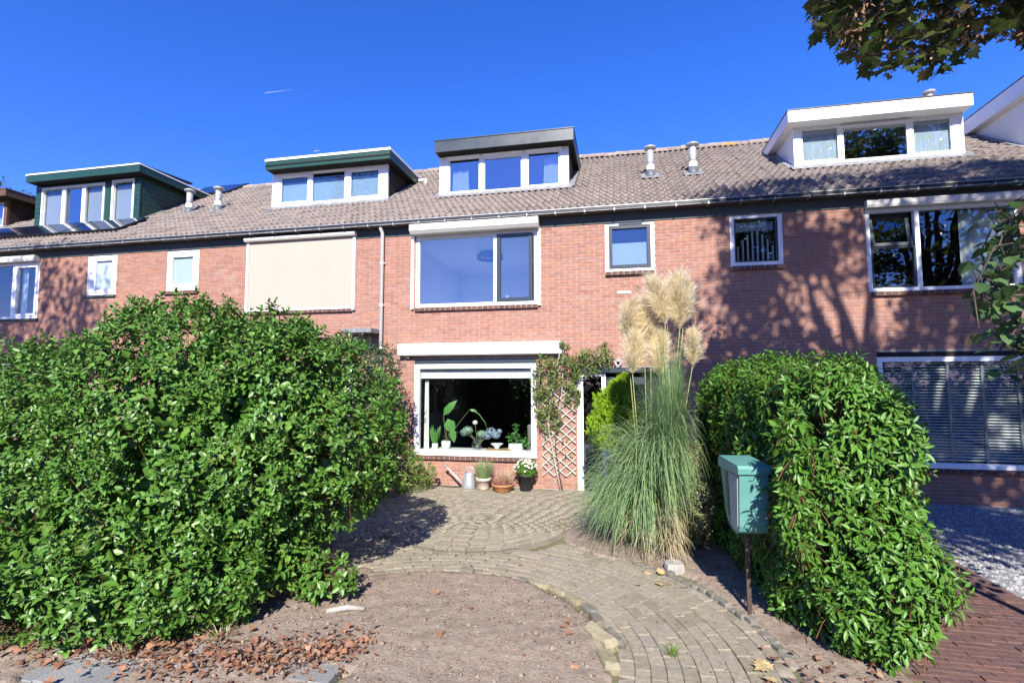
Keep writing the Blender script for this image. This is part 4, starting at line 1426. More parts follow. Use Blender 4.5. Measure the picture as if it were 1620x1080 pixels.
# ------------------------------------------------------------------ foliage helpers
def unit(a):
    return a / np.maximum(np.linalg.norm(a, axis=-1, keepdims=True), 1e-9)


def leaf_template(asp, fold=0.10, curl=0.10):
    v = np.array([(0, 0, 0), (-.46, .33, fold), (0, .33, 0), (.46, .33, fold), (-.40, .68, fold * .8 - curl * .4), (0, .68, -curl * .4), (.40, .68, fold * .8 - curl * .4), (0, 1, -curl)], float)
    v[:, 0] *= asp
    v[:, 2] *= 1.0
    f = np.array([(0, 2, 1), (0, 3, 2), (1, 2, 5), (1, 5, 4), (2, 3, 6), (2, 6, 5), (4, 5, 7), (5, 6, 7)])
    return v, f


def maple_template():
    pts = [(0, 0), (-.16, .10), (-.42, .02), (-.36, .20), (-.56, .36), (-.34, .42), (-.36, .66), (-.17, .60), (0, 1.0),
           (.17, .60), (.36, .66), (.34, .42), (.56, .36), (.36, .20), (.42, .02), (.16, .10)]
    v = [(x, y, 0.10 * abs(x) - 0.14 * max(0, y - 0.5)) for x, y in pts] + [(0, .36, 0)]
    c = len(pts)
    f = [(i, c, (i + 1) % c) for i in range(c)]
    return np.array(v, float), np.array([(b, a, d) for a, b, d in f])


def ribbon_leaf():
    return np.array([(-.5, 0, 0), (.5, 0, 0), (-.35, .6, .04), (.35, .6, .04), (0, 1, 0)], float) * np.array([.3, 1, 1]), np.array([(0, 1, 3), (0, 3, 2), (2, 3, 4)])


def scatter(name, P, A, N, size, tmpl, m, parent, objs=300, piece='leaf', hidden=None, **kw):
    """leaf-shaped faces at P with length along A and face normal N: the ones that show largest as objects, the rest one mesh"""
    tv, tf = tmpl
    A = unit(A)
    N = unit(N - A * (N * A).sum(1, keepdims=True))
    X = np.cross(A, N)
    size = np.broadcast_to(size, (len(P),))
    chosen = np.zeros(len(P), bool)
    if objs:
        u, v, d = project(P)
        vis = (d > 0.2) & (u > 5) & (u < 1615) & (v > 5) & (v < 1075)
        if hidden is not None:
            vis &= ~hidden(u, v)
        order = np.argsort(np.where(vis, d / size * 0.05, 1e6))[:objs]
        order = order[vis[order]]
        chosen[order] = True
        me = np_mesh(piece, tv, tf, m, smooth=True)
        for i in order:
            s = size[i]
            Mx = Matrix((tuple(X[i] * s) + (0,), tuple(A[i] * s) + (0,), tuple(N[i] * s) + (0,), (0, 0, 0, 1))).transposed()
            Mx.translation = Vector(P[i])
            reg(bpy.data.objects.new(piece, me), parent, Mx)
    k = ~chosen
    Pk, Ak, Nk, Xk, sk = P[k], A[k], N[k], X[k], size[k]
    V = Pk[:, None, :] + sk[:, None, None] * (tv[None, :, 0, None] * Xk[:, None] + tv[None, :, 1, None] * Ak[:, None] + tv[None, :, 2, None] * Nk[:, None])
    F = (tf[None] + len(tv) * np.arange(len(Pk))[:, None, None]).reshape(-1, 3)
    return np_obj(name, V.reshape(-1, 3), F, m, parent, rnd=np.repeat(RNG.random(len(Pk)), len(tf)), smooth=True, **kw)


def blob_points(blobs, n, p=2.0, depth=0.10, bump=0.12, freq=2.2, zmin=0.03, inside=0.96):
    blobs = [(np.array(c, float), np.array(R, float)) for c, R in blobs]
    w = np.array([(R[0] * R[1] + R[1] * R[2] + R[0] * R[2]) for c, R in blobs])
    k = RNG.choice(len(blobs), n, p=w / w.sum())
    C = np.array([b[0] for b in blobs])[k]
    R = np.array([b[1] for b in blobs])[k]
    q = RNG.normal(size=(n, 3))
    if p > 2:
        q = RNG.uniform(-1, 1, (n, 3))
        ar = np.stack([R[:, 1] * R[:, 2], R[:, 0] * R[:, 2], R[:, 0] * R[:, 1]], 1)
        ar = ar / ar.sum(1, keepdims=True)
        ax = (RNG.random(n)[:, None] > np.cumsum(ar, 1)).sum(1).clip(0, 2)
        q[np.arange(n), ax] = np.sign(RNG.uniform(-1, 1, n))
    q = q / (np.abs(q) ** p).sum(1, keepdims=True) ** (1 / p)
    P = C + q * R
    nrm = unit(np.sign(q) * np.abs(q) ** (p - 1) / R)
    b = np.array([mnoise.noise(Vector(x * freq)) + 0.5 * mnoise.noise(Vector(x * freq * 2.3)) for x in P])
    P = P + nrm * (b[:, None] * bump) - nrm * RNG.exponential(depth, n)[:, None]
    ok = P[:, 2] > zmin
    for i, (c, Rb) in enumerate(blobs):
        inn = (np.abs((P - c) / Rb) ** p).sum(1) ** (1 / p)
        ok &= (inn > inside - 0.25 * (b < 0)) | (k == i) & True if False else ((inn > inside - 0.12) | (k == i))
    return P[ok], nrm[ok], b[ok]


def shoot_leaves(SP, SD, pairs=4, gap=0.022, L=0.075, th0=20, dth=20, droop=0.25, grow=0.12):
    n = len(SP)
    D = unit(SD)
    U = unit(np.cross(D, np.array([0.3, 0.5, 0.81])))
    Wv = np.cross(D, U)
    ph0 = RNG.uniform(0, 6.28, n)
    sc = RNG.uniform(0.62, 1.28, n)
    PP, AA, NN, SS = [], [], [], []
    for k in range(pairs):
        for s in range(2):
            ph = ph0 + k * 1.571 + s * math.pi + RNG.normal(0, 0.25, n)
            th = np.radians(th0 + dth * k + RNG.normal(0, 9, n))
            a = np.cos(th)[:, None] * D + np.sin(th)[:, None] * (np.cos(ph)[:, None] * U + np.sin(ph)[:, None] * Wv)
            nr = D - (D * a).sum(1, keepdims=True) * a
            a2 = a + np.array([0, 0, -1]) * droop * (0.4 + 0.25 * k) * RNG.uniform(0.5, 1.3, (n, 1))
            PP.append(SP - D * (gap * k) + RNG.normal(0, 0.003, (n, 3)))
            AA.append(a2)
            NN.append(nr + RNG.normal(0, 0.15, (n, 3)))
            SS.append(L * sc * (0.62 + grow * k) * RNG.uniform(0.85, 1.15, n))
    return np.vstack(PP), np.vstack(AA), np.vstack(NN), np.concatenate(SS)


def stems(name, SP, SD, length, r, m, parent, n=5, **kw):
    """thin three-sided twigs ending at the shoot tips"""
    k = len(SP)
    D = unit(SD)
    U = unit(np.cross(D, np.array([0.2, 0.9, 0.4])))
    Wv = np.cross(D, U)
    ln = np.broadcast_to(length, (k,))[:, None]
    B = SP - D * ln + np.array([0, 0, -1]) * ln * 0.25
    Mid = SP - D * ln * 0.5
    rings = []
    for c, rr in ((B, r * 1.3), (Mid, r), (SP, r * 0.5)):
        for j in range(3):
            a = j * 2.094
            rings.append(c + (U * math.cos(a) + Wv * math.sin(a)) * rr)
    V = np.stack(rings, 1).reshape(-1, 3)
    f = []
    for a in range(2):
        for j in range(3):
            f.append((a * 3 + j, a * 3 + (j + 1) % 3, a * 3 + 3 + (j + 1) % 3, a * 3 + 3 + j))
    F = (np.array(f)[None] + 9 * np.arange(k)[:, None, None]).reshape(-1, 4)
    return np_obj(name, V, F, m, parent, **kw)


def trunk_stems(parent, base, tips, r=0.02, m='bark', name='branch'):
    for t in tips:
        b = Vector(base) + Vector((random.uniform(-.12, .12), random.uniform(-.12, .12), 0))
        t = Vector(t)
        mid = b.lerp(t, 0.5) + Vector((random.uniform(-.1, .1), random.uniform(-.1, .1), 0.12))
        MB().tube([b, mid, t], [r, r * 0.75, r * 0.35], 6).build(name, M[m], parent, smooth=True)


# ------------------------------------------------------------------ the big glossy shrub on the left
shr = thing('viburnum_shrub', 'large glossy green shrub filling the left foreground beside the bare soil', 'shrub', (-0.6, -5.2, 0))
VB = [((-1.75, -5.05, 1.12), (2.3, 1.3, 1.24)), ((-0.30, -4.9, 1.47), (1.25, 1.15, 1.36)), ((0.62, -4.75, 1.50), (0.95, 0.95, 1.18)), ((0.88, -4.75, 1.42), (1.22, 1.0, 1.14)),
      ((-0.38, -5.76, 0.36), (1.86, 0.96, 0.54)), ((-3.6, -4.9, 0.85), (1.7, 1.3, 1.15)), ((0.2, -5.3, 1.0), (1.35, 0.95, 0.85))]
n = 11000
kk = RNG.integers(0, len(VB), n)
q = unit(RNG.normal(size=(n, 3))) * RNG.random((n, 1)) ** 0.4 * 0.76
PI_ = np.array([VB[i][0] for i in kk]) + q * np.array([VB[i][1] for i in kk])
PI_ = PI_[PI_[:, 2] > 0.1]
AI = RNG.normal(0, 1, PI_.shape)
scatter('inner_foliage', PI_, AI, RNG.normal(0, 1, PI_.shape), 0.12, leaf_template(0.6), M['viburnum'], shr, objs=0, kind='stuff')
SP, SN, b = blob_points(VB, 32000, depth=0.10, bump=0.12, freq=3.4)
keepm = RNG.random(len(SP)) < np.clip(0.66 + 1.6 * b, 0.12, 1)
SP, SN = SP[keepm], SN[keepm]
SD = SN * 0.8 + np.array([0, 0, 0.55]) + RNG.normal(0, 0.33, SN.shape)
P, A, N, sz = shoot_leaves(SP, SD, 4, 0.021, 0.076, 22, 21, 0.22)
# low sprig by the soil and upright tips on the crest
S2, N2, _ = blob_points([((1.68, -5.32, 0.22), (0.33, 0.24, 0.20)), ((1.30, -5.25, 0.32), (0.32, 0.26, 0.26))], 190, depth=0.05, bump=0.05, freq=4)
P2, A2, Nn2, s2 = shoot_leaves(S2, N2 + np.array([0, -0.2, 0.6]), 4, 0.025, 0.088, 22, 21, 0.2)
cx = RNG.uniform(-3.2, 0.9, 130)
cy = RNG.uniform(-5.3, -4.3, 130)
cz = np.array([max([c[2] + R[2] * math.sqrt(max(0, 1 - ((x - c[0]) / R[0]) ** 2 - ((y - c[1]) / R[1]) ** 2)) for c, R in VB]) for x, y in zip(cx, cy)]) + RNG.uniform(0.02, 0.16, 130)
S3 = np.c_[cx, cy, cz]
P3, A3, N3, s3 = shoot_leaves(S3, np.array([0, 0, 1.0]) + RNG.normal(0, 0.25, S3.shape), 6, 0.024, 0.07, 20, 16, 0.1)
scatter('foliage', np.vstack([P, P2, P3]), np.vstack([A, A2, A3]), np.vstack([N, Nn2, N3]), np.concatenate([sz, s2, s3]), leaf_template(0.50, 0.10, 0.12), M['viburnum'], shr, kind='stuff')
stems('twigs', np.vstack([SP[::9], S3, S2]), np.vstack([SD[::9], np.tile([0, 0, 1.0], (len(S3), 1)), N2]), 0.22, 0.003, M['twig'], shr, kind='stuff')
trunk_stems(shr, (0.3, -4.9, 0), [(1.4, -5.0, 1.3), (0.9, -4.6, 1.7), (0.2, -5.3, 1.5), (-0.4, -5.0, 1.9), (1.65, -5.25, 0.25), (1.0, -5.4, 0.7)], 0.025)
trunk_stems(shr, (-1.6, -5.0, 0), [(-2.4, -5.2, 1.5), (-1.2, -5.3, 1.7), (-1.8, -4.7, 1.9), (-3.2, -5.0, 1.2)], 0.025)

# ------------------------------------------------------------------ dull bush behind it, by the wall
bsh = thing('dull_bush', 'tall dull green bush against the wall left of the ground floor window', 'bush', (-0.4, -1.5, 0))
BB = [((-0.36, -1.35, 1.75), (0.98, 0.75, 1.05)), ((-0.27, -1.9, 1.05), (0.97, 0.85, 1.0)), ((-1.6, -1.6, 1.5), (1.0, 0.8, 1.2)), ((0.18, -1.25, 2.15), (0.42, 0.4, 0.5))]
SP, SN, b = blob_points(BB, 11000, depth=0.12, bump=0.14, freq=2.6)
keepm = RNG.random(len(SP)) < np.clip(0.85 + 0.9 * b, 0.25, 1)
SP, SN = SP[keepm], SN[keepm]
SD = SN * 0.9 + np.array([0, 0, 0.35]) + RNG.normal(0, 0.45, SN.shape)
P, A, N, sz = shoot_leaves(SP, SD, 3, 0.028, 0.062, 30, 25, 0.45)
scatter('foliage', P, A, N, sz, leaf_template(0.48, 0.08, 0.12), M['dullleaf'], bsh, objs=0, kind='stuff')
trunk_stems(bsh, (-0.4, -1.5, 0), [(0.1, -1.3, 2.2), (-0.6, -1.4, 2.4), (0.2, -1.6, 1.6), (-0.9, -1.7, 1.6)], 0.03)

vsh = thing('lime_shrub', 'small lime and green variegated shrub below the left corner of the ground floor window', 'shrub', (0.5, -0.8, 0))
SP, SN, b = blob_points([((0.52, -0.78, 0.36), (0.36, 0.36, 0.42)), ((0.30, -0.95, 0.55), (0.38, 0.36, 0.42)), ((0.78, -0.6, 0.25), (0.2, 0.25, 0.25))], 900, depth=0.05, bump=0.08, freq=4)
P, A, N, sz = shoot_leaves(SP, SN + np.array([0, 0, 0.6]) + RNG.normal(0, 0.35, SN.shape), 3, 0.022, 0.062, 25, 24, 0.2)
scatter('foliage', P, A, N, sz, leaf_template(0.48), M['limeleaf'], vsh, objs=120, kind='stuff')
trunk_stems(vsh, (0.45, -0.8, 0), [(0.6, -0.8, 0.6), (0.3, -0.9, 0.7), (0.75, -0.7, 0.4)], 0.012)

# ------------------------------------------------------------------ laurel hedge on the right
hdg = thing('laurel_hedge', 'clipped block hedge of long glossy leaves right of the teal bin', 'hedge', (5.97, -3.6, 0))
HB = [((6.0, -3.60, 1.04), (0.50, 1.98, 1.15))]
SP, SN, b = blob_points(HB, 8200, p=4.0, depth=0.07, bump=0.13, freq=2.4, zmin=0.08)
n = 6000
q = RNG.uniform(-0.76, 0.76, (n, 3))
scatter('inner_foliage', np.array([5.96, -3.60, 1.0]) + q * np.array([0.55, 1.98, 1.04]), RNG.normal(0, 1, (n, 3)), RNG.normal(0, 1, (n, 3)), 0.11, leaf_template(0.5), M['laurel'], hdg, objs=0, kind='stuff')
S2, N2, b2 = blob_points([((6.22, -4.6, 1.35), (0.40, 0.85, 0.78)), ((6.06, -5.12, 0.60), (0.48, 0.66, 0.66)), ((6.06, -5.25, 0.28), (0.38, 0.50, 0.28))], 3000, depth=0.06, bump=0.1, freq=3, zmin=0.04)
S4, N4, b4 = blob_points([((5.53, -5.50, 1.22), (0.13, 0.10, 0.52)), ((5.56, -5.04, 0.98), (0.11, 0.16, 0.34)), ((6.25, -2.3, 1.2), (0.5, 0.7, 1.02))], 3200, depth=0.06, bump=0.1, freq=3, zmin=0.1)
SP = SP - np.c_[0.055 * (SP[:, 1] + 5.5), np.zeros((len(SP), 2))]
SP, SN, b = np.vstack([SP, S2, S4]), np.vstack([SN, N2, N4]), np.concatenate([b, b2, b4])
keepm = (RNG.random(len(SP)) < np.clip(0.75 + 1.3 * b, 0.2, 1)) & ~((SP[:, 0] < 5.46) & (SP[:, 2] < 0.78) & (SP[:, 1] < -4.55))
SP, SN = SP[keepm], SN[keepm]
SD = SN * 0.75 + np.array([0, 0, 0.75]) + RNG.normal(0, 0.3, SN.shape)
P, A, N, sz = shoot_leaves(SP, SD, 4, 0.022, 0.090, 38, 22, 0.62, 0.13)
scatter('foliage', P, A, N, sz, leaf_template(0.34, 0.07, 0.16), M['laurel'], hdg, hidden=lambda u, v: u < 1180, kind='stuff')
stems('twigs', SP[::2], SD[::2], 0.16, 0.0035, M['twig'], hdg, kind='stuff')
for yb in (-5.1, -4.3, -3.4, -2.4):
    trunk_stems(hdg, (5.95, yb, 0), [(5.7, yb - 0.2, 1.4), (6.2, yb + 0.1, 1.5), (5.9, yb + 0.3, 1.7)], 0.022)

eu = thing('euonymus_shrub', 'low shrub with pale variegated leaves in the shade between pampas grass and hedge', 'shrub', (5.1, -3.1, 0))
SP, SN, b = blob_points([((5.12, -3.0, 0.45), (0.26, 0.45, 0.45)), ((5.2, -2.6, 0.7), (0.25, 0.4, 0.5))], 900, depth=0.06, bump=0.08, freq=4)
P, A, N, sz = shoot_leaves(SP, SN + np.array([0, 0, 0.5]) + RNG.normal(0, 0.35, SN.shape), 3, 0.02, 0.042, 30, 24, 0.2)
scatter('foliage', P, A, N, sz, leaf_template(0.5), M['euonymus'], eu, objs=60, kind='stuff')
trunk_stems(eu, (5.12, -3.0, 0), [(5.05, -3.0, 0.6), (5.2, -2.7, 0.8), (5.1, -3.2, 0.5)], 0.012)

# ------------------------------------------------------------------ lime cypress by the door
cyp = thing('lime_cypress', 'bright lime-green cypress in front of the front door behind the pampas grass', 'conifer', (4.15, -1.15, 0))
n = 5200
t = RNG.random(n) ** 0.8
zz = 0.92 + 1.10 * t + 0.06 * np.sin(9 * RNG.random(n))
rad_ = 0.33 * np.sin(np.clip(math.pi * (0.12 + 0.88 * t), 0, math.pi)) ** 0.8 + 0.02
an = RNG.uniform(0, 6.28, n)
lob = 1 + 0.28 * np.sin(3 * an + 4 * t) + 0.15 * np.sin(7 * an + 9 * t) + 0.55 * np.array([mnoise.noise(Vector((2.2 * math.cos(a), 2.2 * math.sin(a), 7 * z_))) for a, z_ in zip(an, t)])
rr = rad_ * lob * np.sqrt(RNG.uniform(0.35, 1.0, n))
SP = np.c_[4.06 + rr * np.cos(an) + 0.30 * t ** 1.5, -1.15 + rr * np.sin(an), zz]
SD = np.c_[np.cos(an) * 0.6, np.sin(an) * 0.6, np.full(n, 0.9)] + RNG.normal(0, 0.3, (n, 3))
P, A, N, sz = shoot_leaves(SP, SD, 3, 0.025, 0.055, 12, 14, 0.05)
scatter('foliage', P, A, N, sz, (ribbon_leaf()[0] * np.array([1.1, 1, 1]), ribbon_leaf()[1]), M['cypress'], cyp, objs=0, kind='stuff')
MB().tube([(4.15, -1.15, 0), (4.17, -1.15, 0.8), (4.2, -1.15, 1.7)], [0.03, 0.022, 0.008], 8).build('trunk', M['bark'], cyp, smooth=True)

# ------------------------------------------------------------------ pampas grass
pam = thing('pampas_grass', 'tall pampas grass with cream plumes and arching grey-green blades', 'ornamental grass', (4.55, -2.75, 0))


def blades(name, n, c, rspread, Lr, e0, e1, wr, m, parent, azr=(0, 6.28), az_bias=None, segs=9, sq=(1.0, 1.0), **kw):
    az = RNG.uniform(azr[0], azr[1], n)
    if az_bias is not None:
        az = np.where(RNG.random(n) < az_bias[1], RNG.normal(az_bias[0], 0.7, n), az)
    L = RNG.uniform(Lr[0], Lr[1], n)
    ea = np.radians(RNG.uniform(e0[0], e0[1], n))
    eb = np.radians(RNG.uniform(e1[0], e1[1], n))
    pw = RNG.uniform(1.2, 2.4, n)
    rr = rspread * np.sqrt(RNG.random(n))
    ra = az + RNG.normal(0, 0.8, n)
    p = np.c_[c[0] + rr * np.cos(ra), c[1] + rr * np.sin(ra), np.full(n, c[2])]
    wd = RNG.uniform(wr[0], wr[1], n)
    tw = RNG.normal(0, 0.25, n)
    pts = [p.copy()]
    for k in range(segs):
        s = (k + 0.5) / segs
        e = ea + (eb - ea) * s ** pw
        az2 = az + tw * s
        p = p + (L / segs)[:, None] * np.c_[np.cos(e) * np.cos(az2), np.cos(e) * np.sin(az2), np.sin(e)]
        p[:, 2] = np.maximum(p[:, 2], 0.015)
        pts.append(p.copy())
    pts = np.stack(pts, 1)
    dx_ = pts[:, :, 0] - c[0]
    pts[:, :, 0] = c[0] + dx_ * np.where(dx_ > 0, sq[1], sq[0])
    side = np.c_[-np.sin(az), np.cos(az), RNG.normal(0, 0.25, n)]
    prof = np.array([0.8, 1, 1, 1, 0.95, 0.9, 0.8, 0.65, 0.4, 0.06])[np.linspace(0, 9, segs + 1).astype(int)]
    off = side[:, None, :] * (wd[:, None] * prof[None])[:, :, None] * 0.5
    V = np.stack([pts - off, pts + off], 2).reshape(-1, 3)
    f = np.array([(2 * k, 2 * k + 1, 2 * k + 3, 2 * k + 2) for k in range(segs)])
    F = (f[None] + 2 * (segs + 1) * np.arange(n)[:, None, None]).reshape(-1, 4)
    return np_obj(name, V, F, m, parent, rnd=np.repeat(RNG.random(n), segs), **kw)


blades('grass_blades', 1150, (4.72, -2.70, 0.05), 0.24, (1.5, 2.3), (79, 90), (-86, -45), (0.006, 0.011), M['blade'], pam, sq=(0.66, 0.26), kind='stuff')
blades('outer_blades', 1150, (4.52, -2.80, 0.05), 0.26, (0.8, 1.6), (62, 85), (-89, -60), (0.005, 0.009), M['blade'], pam, az_bias=(-2.5, 0.8), sq=(0.80, 0.28), kind='stuff')
blades('upright_blades', 1900, (4.90, -2.7, 0.05), 0.25, (1.7, 2.6), (84, 90), (-70, 75), (0.006, 0.010), M['blade'], pam, sq=(0.40, 0.22), kind='stuff')
blades('dry_blades', 600, (4.72, -2.88, 0.02), 0.34, (0.4, 1.1), (35, 88), (-89, -40), (0.005, 0.012), M['straw'], pam, az_bias=(-1.3, 0.5), sq=(0.8, 0.4), kind='stuff')

PL = [((4.69, 3.29), (4.86, 2.69), 0.17), ((4.83, 3.21), (4.90, 2.77), 0.15), ((4.99, 3.32), (5.04, 2.63), 0.18), ((5.15, 3.27), (5.09, 2.68), 0.17), ((4.43, 3.0), (4.38, 2.52), 0.15),
      ((4.60, 3.06), (4.68, 2.48), 0.16), ((4.45, 2.59), (4.44, 2.06), 0.16), ((4.84, 2.62), (4.78, 2.03), 0.16), ((5.15, 2.60), (5.17, 2.15), 0.11), ((4.52, 2.88), (4.60, 2.45), 0.14)]
for i, ((tx, tz), (bx_, bz), wd) in enumerate(PL):
    yy = -2.75 + random.uniform(-0.12, 0.12)
    tip, bot = np.array([tx, yy + random.uniform(-.05, .05), tz]), np.array([bx_, yy, bz])
    root = np.array([4.62 + (bx_ - 4.62) * 0.35, -2.72, 0.1])
    st = MB()
    st.tube([root, (root * 0.45 + bot * 0.55) + np.array([0, 0, 0.02]), bot], [0.008, 0.0065, 0.005], 6)
    so = st.build('plume_stalk', M['stalk'], pam, smooth=True)
    wd = wd * 1.18
    side_az = random.uniform(0, 6.28)
    n = 5600
    t = RNG.random(n) ** 0.95
    ax = tip - bot
    base = bot + ax * (t * 0.95)[:, None] + RNG.normal(0, 0.008, (n, 3))
    az = RNG.uniform(0, 6.28, n)
    env = wd * (0.10 + 1.75 * (t + 0.05) ** 0.42 * (1.0 - t) ** 0.72) * RNG.uniform(0.45, 1.15, n) * np.where(RNG.random(n) < 0.13, 1.5, 1.0) * (1 + 0.35 * np.cos(az - side_az)) * (1 + 0.35 * np.sin(az * 3 + 9 * t + i))
    up = RNG.uniform(0.55, 1.6, n) + 1.2 * t ** 3
    outv = np.c_[np.cos(az), np.sin(az), np.zeros(n)]
    axn = ax / np.linalg.norm(ax)
    d1 = unit(outv * 0.75 + axn * up[:, None])
    mid = base + d1 * (env * 0.55)[:, None]
    end = mid + unit(d1 + np.array([0.0, 0, -0.75]) * RNG.uniform(0.1, 1.1, (n, 1)) + RNG.normal(0, 0.18, (n, 3))) * (env * 0.6)[:, None]
    w_ = 0.0034
    sd = unit(np.cross(d1, RNG.normal(size=(n, 3)))) * w_
    V = np.stack([base - sd * 0.7, base + sd * 0.7, mid - sd, mid + sd, end], 1).reshape(-1, 3)
    F = (np.array([(0, 1, 3), (0, 3, 2), (2, 3, 4)])[None] + 5 * np.arange(n)[:, None, None]).reshape(-1, 3)
    np_obj('plume', V, F, M['plume'], pam, rnd=np.repeat(RNG.random(n), 3), kind='stuff')

# ------------------------------------------------------------------ trellis and climber
tre = thing('trellis', 'diamond lattice of grey wooden slats on the wall between window and door', 'trellis', (3.16, -0.04, 0.24))
tx0, tx1, tz0, tz1 = 2.86, 3.47, 0.24, 1.85
slope = 0.86
pitch_z = 0.187
for sgn in (1, -1):
    k = -12
    while k < 24:
        c = tz0 + k * pitch_z * 1.0
        # z = c + sgn*slope*(x - tx0)
        pts = []
        for x in (tx0, tx1):
            pts.append((x, c + sgn * slope * (x - tx0)))
        (xa, za), (xb, zb) = pts
        if za > zb:
            (xa, za), (xb, zb) = (xb, zb), (xa, za)
        if zb > tz0 + 0.05 and za < tz1 - 0.05:
            def at(z):
                return xa + (xb - xa) * (z - za) / (zb - za)
            if za < tz0:
                xa, za = at(tz0), tz0
            if zb > tz1:
                xb, zb = at(tz1), tz1
            y = -0.032 if sgn > 0 else -0.0445
            d = Vector((xb - xa, 0, zb - za))
            L = d.length
            d.normalize()
            nrm = Vector((-d.z, 0, d.x))
            sm = MB()
            sm.obox(((xa + xb) / 2, y, (za + zb) / 2), d * (L / 2), (0, 0.006, 0), nrm * 0.011)
            sm.build('slat', M['wood'], tre)
        k += 1

cl = thing('climbing_plant', 'climbing plant with green and reddish leaves over the trellis and beside the door', 'climber', (3.08, -0.08, 0))
for pts, r in (([(3.19, -0.1, 0), (3.12, -0.09, 0.35), (3.05, -0.08, 0.7), (2.98, -0.09, 1.1), (3.0, -0.1, 1.5), (3.1, -0.12, 2.0), (3.18, -0.14, 2.35), (3.24, -0.17, 2.62)], 0.012),
               ([(3.23, -0.1, 0), (3.17, -0.08, 0.3), (3.1, -0.07, 0.8), (3.14, -0.09, 1.4), (3.22, -0.1, 1.9), (3.5, -0.12, 2.25), (3.85, -0.14, 2.35)], 0.008),
               ([(2.82, -0.08, 0.95), (2.80, -0.09, 1.2), (2.86, -0.1, 1.45), (2.88, -0.1, 1.9)], 0.005),
               ([(3.20, -0.12, 1.28), (3.24, -0.12, 1.85), (3.27, -0.16, 2.4), (3.27, -0.19, 2.66)], 0.010)):
    MB().tube(pts, [r] * (len(pts) - 1) + [r * 0.4], 6).build('stem', M['wood' if r > 0.009 else 'bark'], cl, smooth=True)
CB = [((2.93, -0.14, 1.95), (0.20, 0.10, 0.42)), ((2.88, -0.14, 1.55), (0.18, 0.09, 0.25)), ((3.28, -0.14, 2.15), (0.26, 0.10, 0.26)), ((3.58, -0.15, 2.22), (0.25, 0.10, 0.16)),
      ((3.85, -0.17, 2.38), (0.27, 0.13, 0.17)), ((3.27, -0.17, 2.62), (0.07, 0.05, 0.08)), ((4.02, -0.12, 2.58), (0.05, 0.05, 0.10)), ((3.0, -0.12, 1.25), (0.2, 0.06, 0.22)), ((3.42, -0.1, 1.72), (0.14, 0.06, 0.2))]
SP, SN, b = blob_points([(c, (R[0] * 1.25, R[1], R[2] * 1.15)) for c, R in CB], 1350, depth=0.05, bump=0.16, freq=5, inside=0.7)
P, A, N, sz = shoot_leaves(SP, SN * 0.7 + np.array([0, -0.3, 0.3]) + RNG.normal(0, 0.45, SN.shape), 2, 0.03, 0.066, 40, 25, 0.6)
ex = np.c_[RNG.uniform(2.9, 3.42, 26), np.full(26, -0.07), RNG.uniform(0.45, 1.15, 26)]
P = np.vstack([P, ex])
A = np.vstack([A, RNG.normal(0, 1, (26, 3)) + np.array([0, -0.3, -0.2])])
N = np.vstack([N, np.tile([0, -1.0, 0.4], (26, 1))])
sz = np.concatenate([sz, np.full(26, 0.05)])
scatter('foliage', P, A, N, sz, leaf_template(0.5, 0.06), M['climber'], cl, objs=250, kind='stuff')

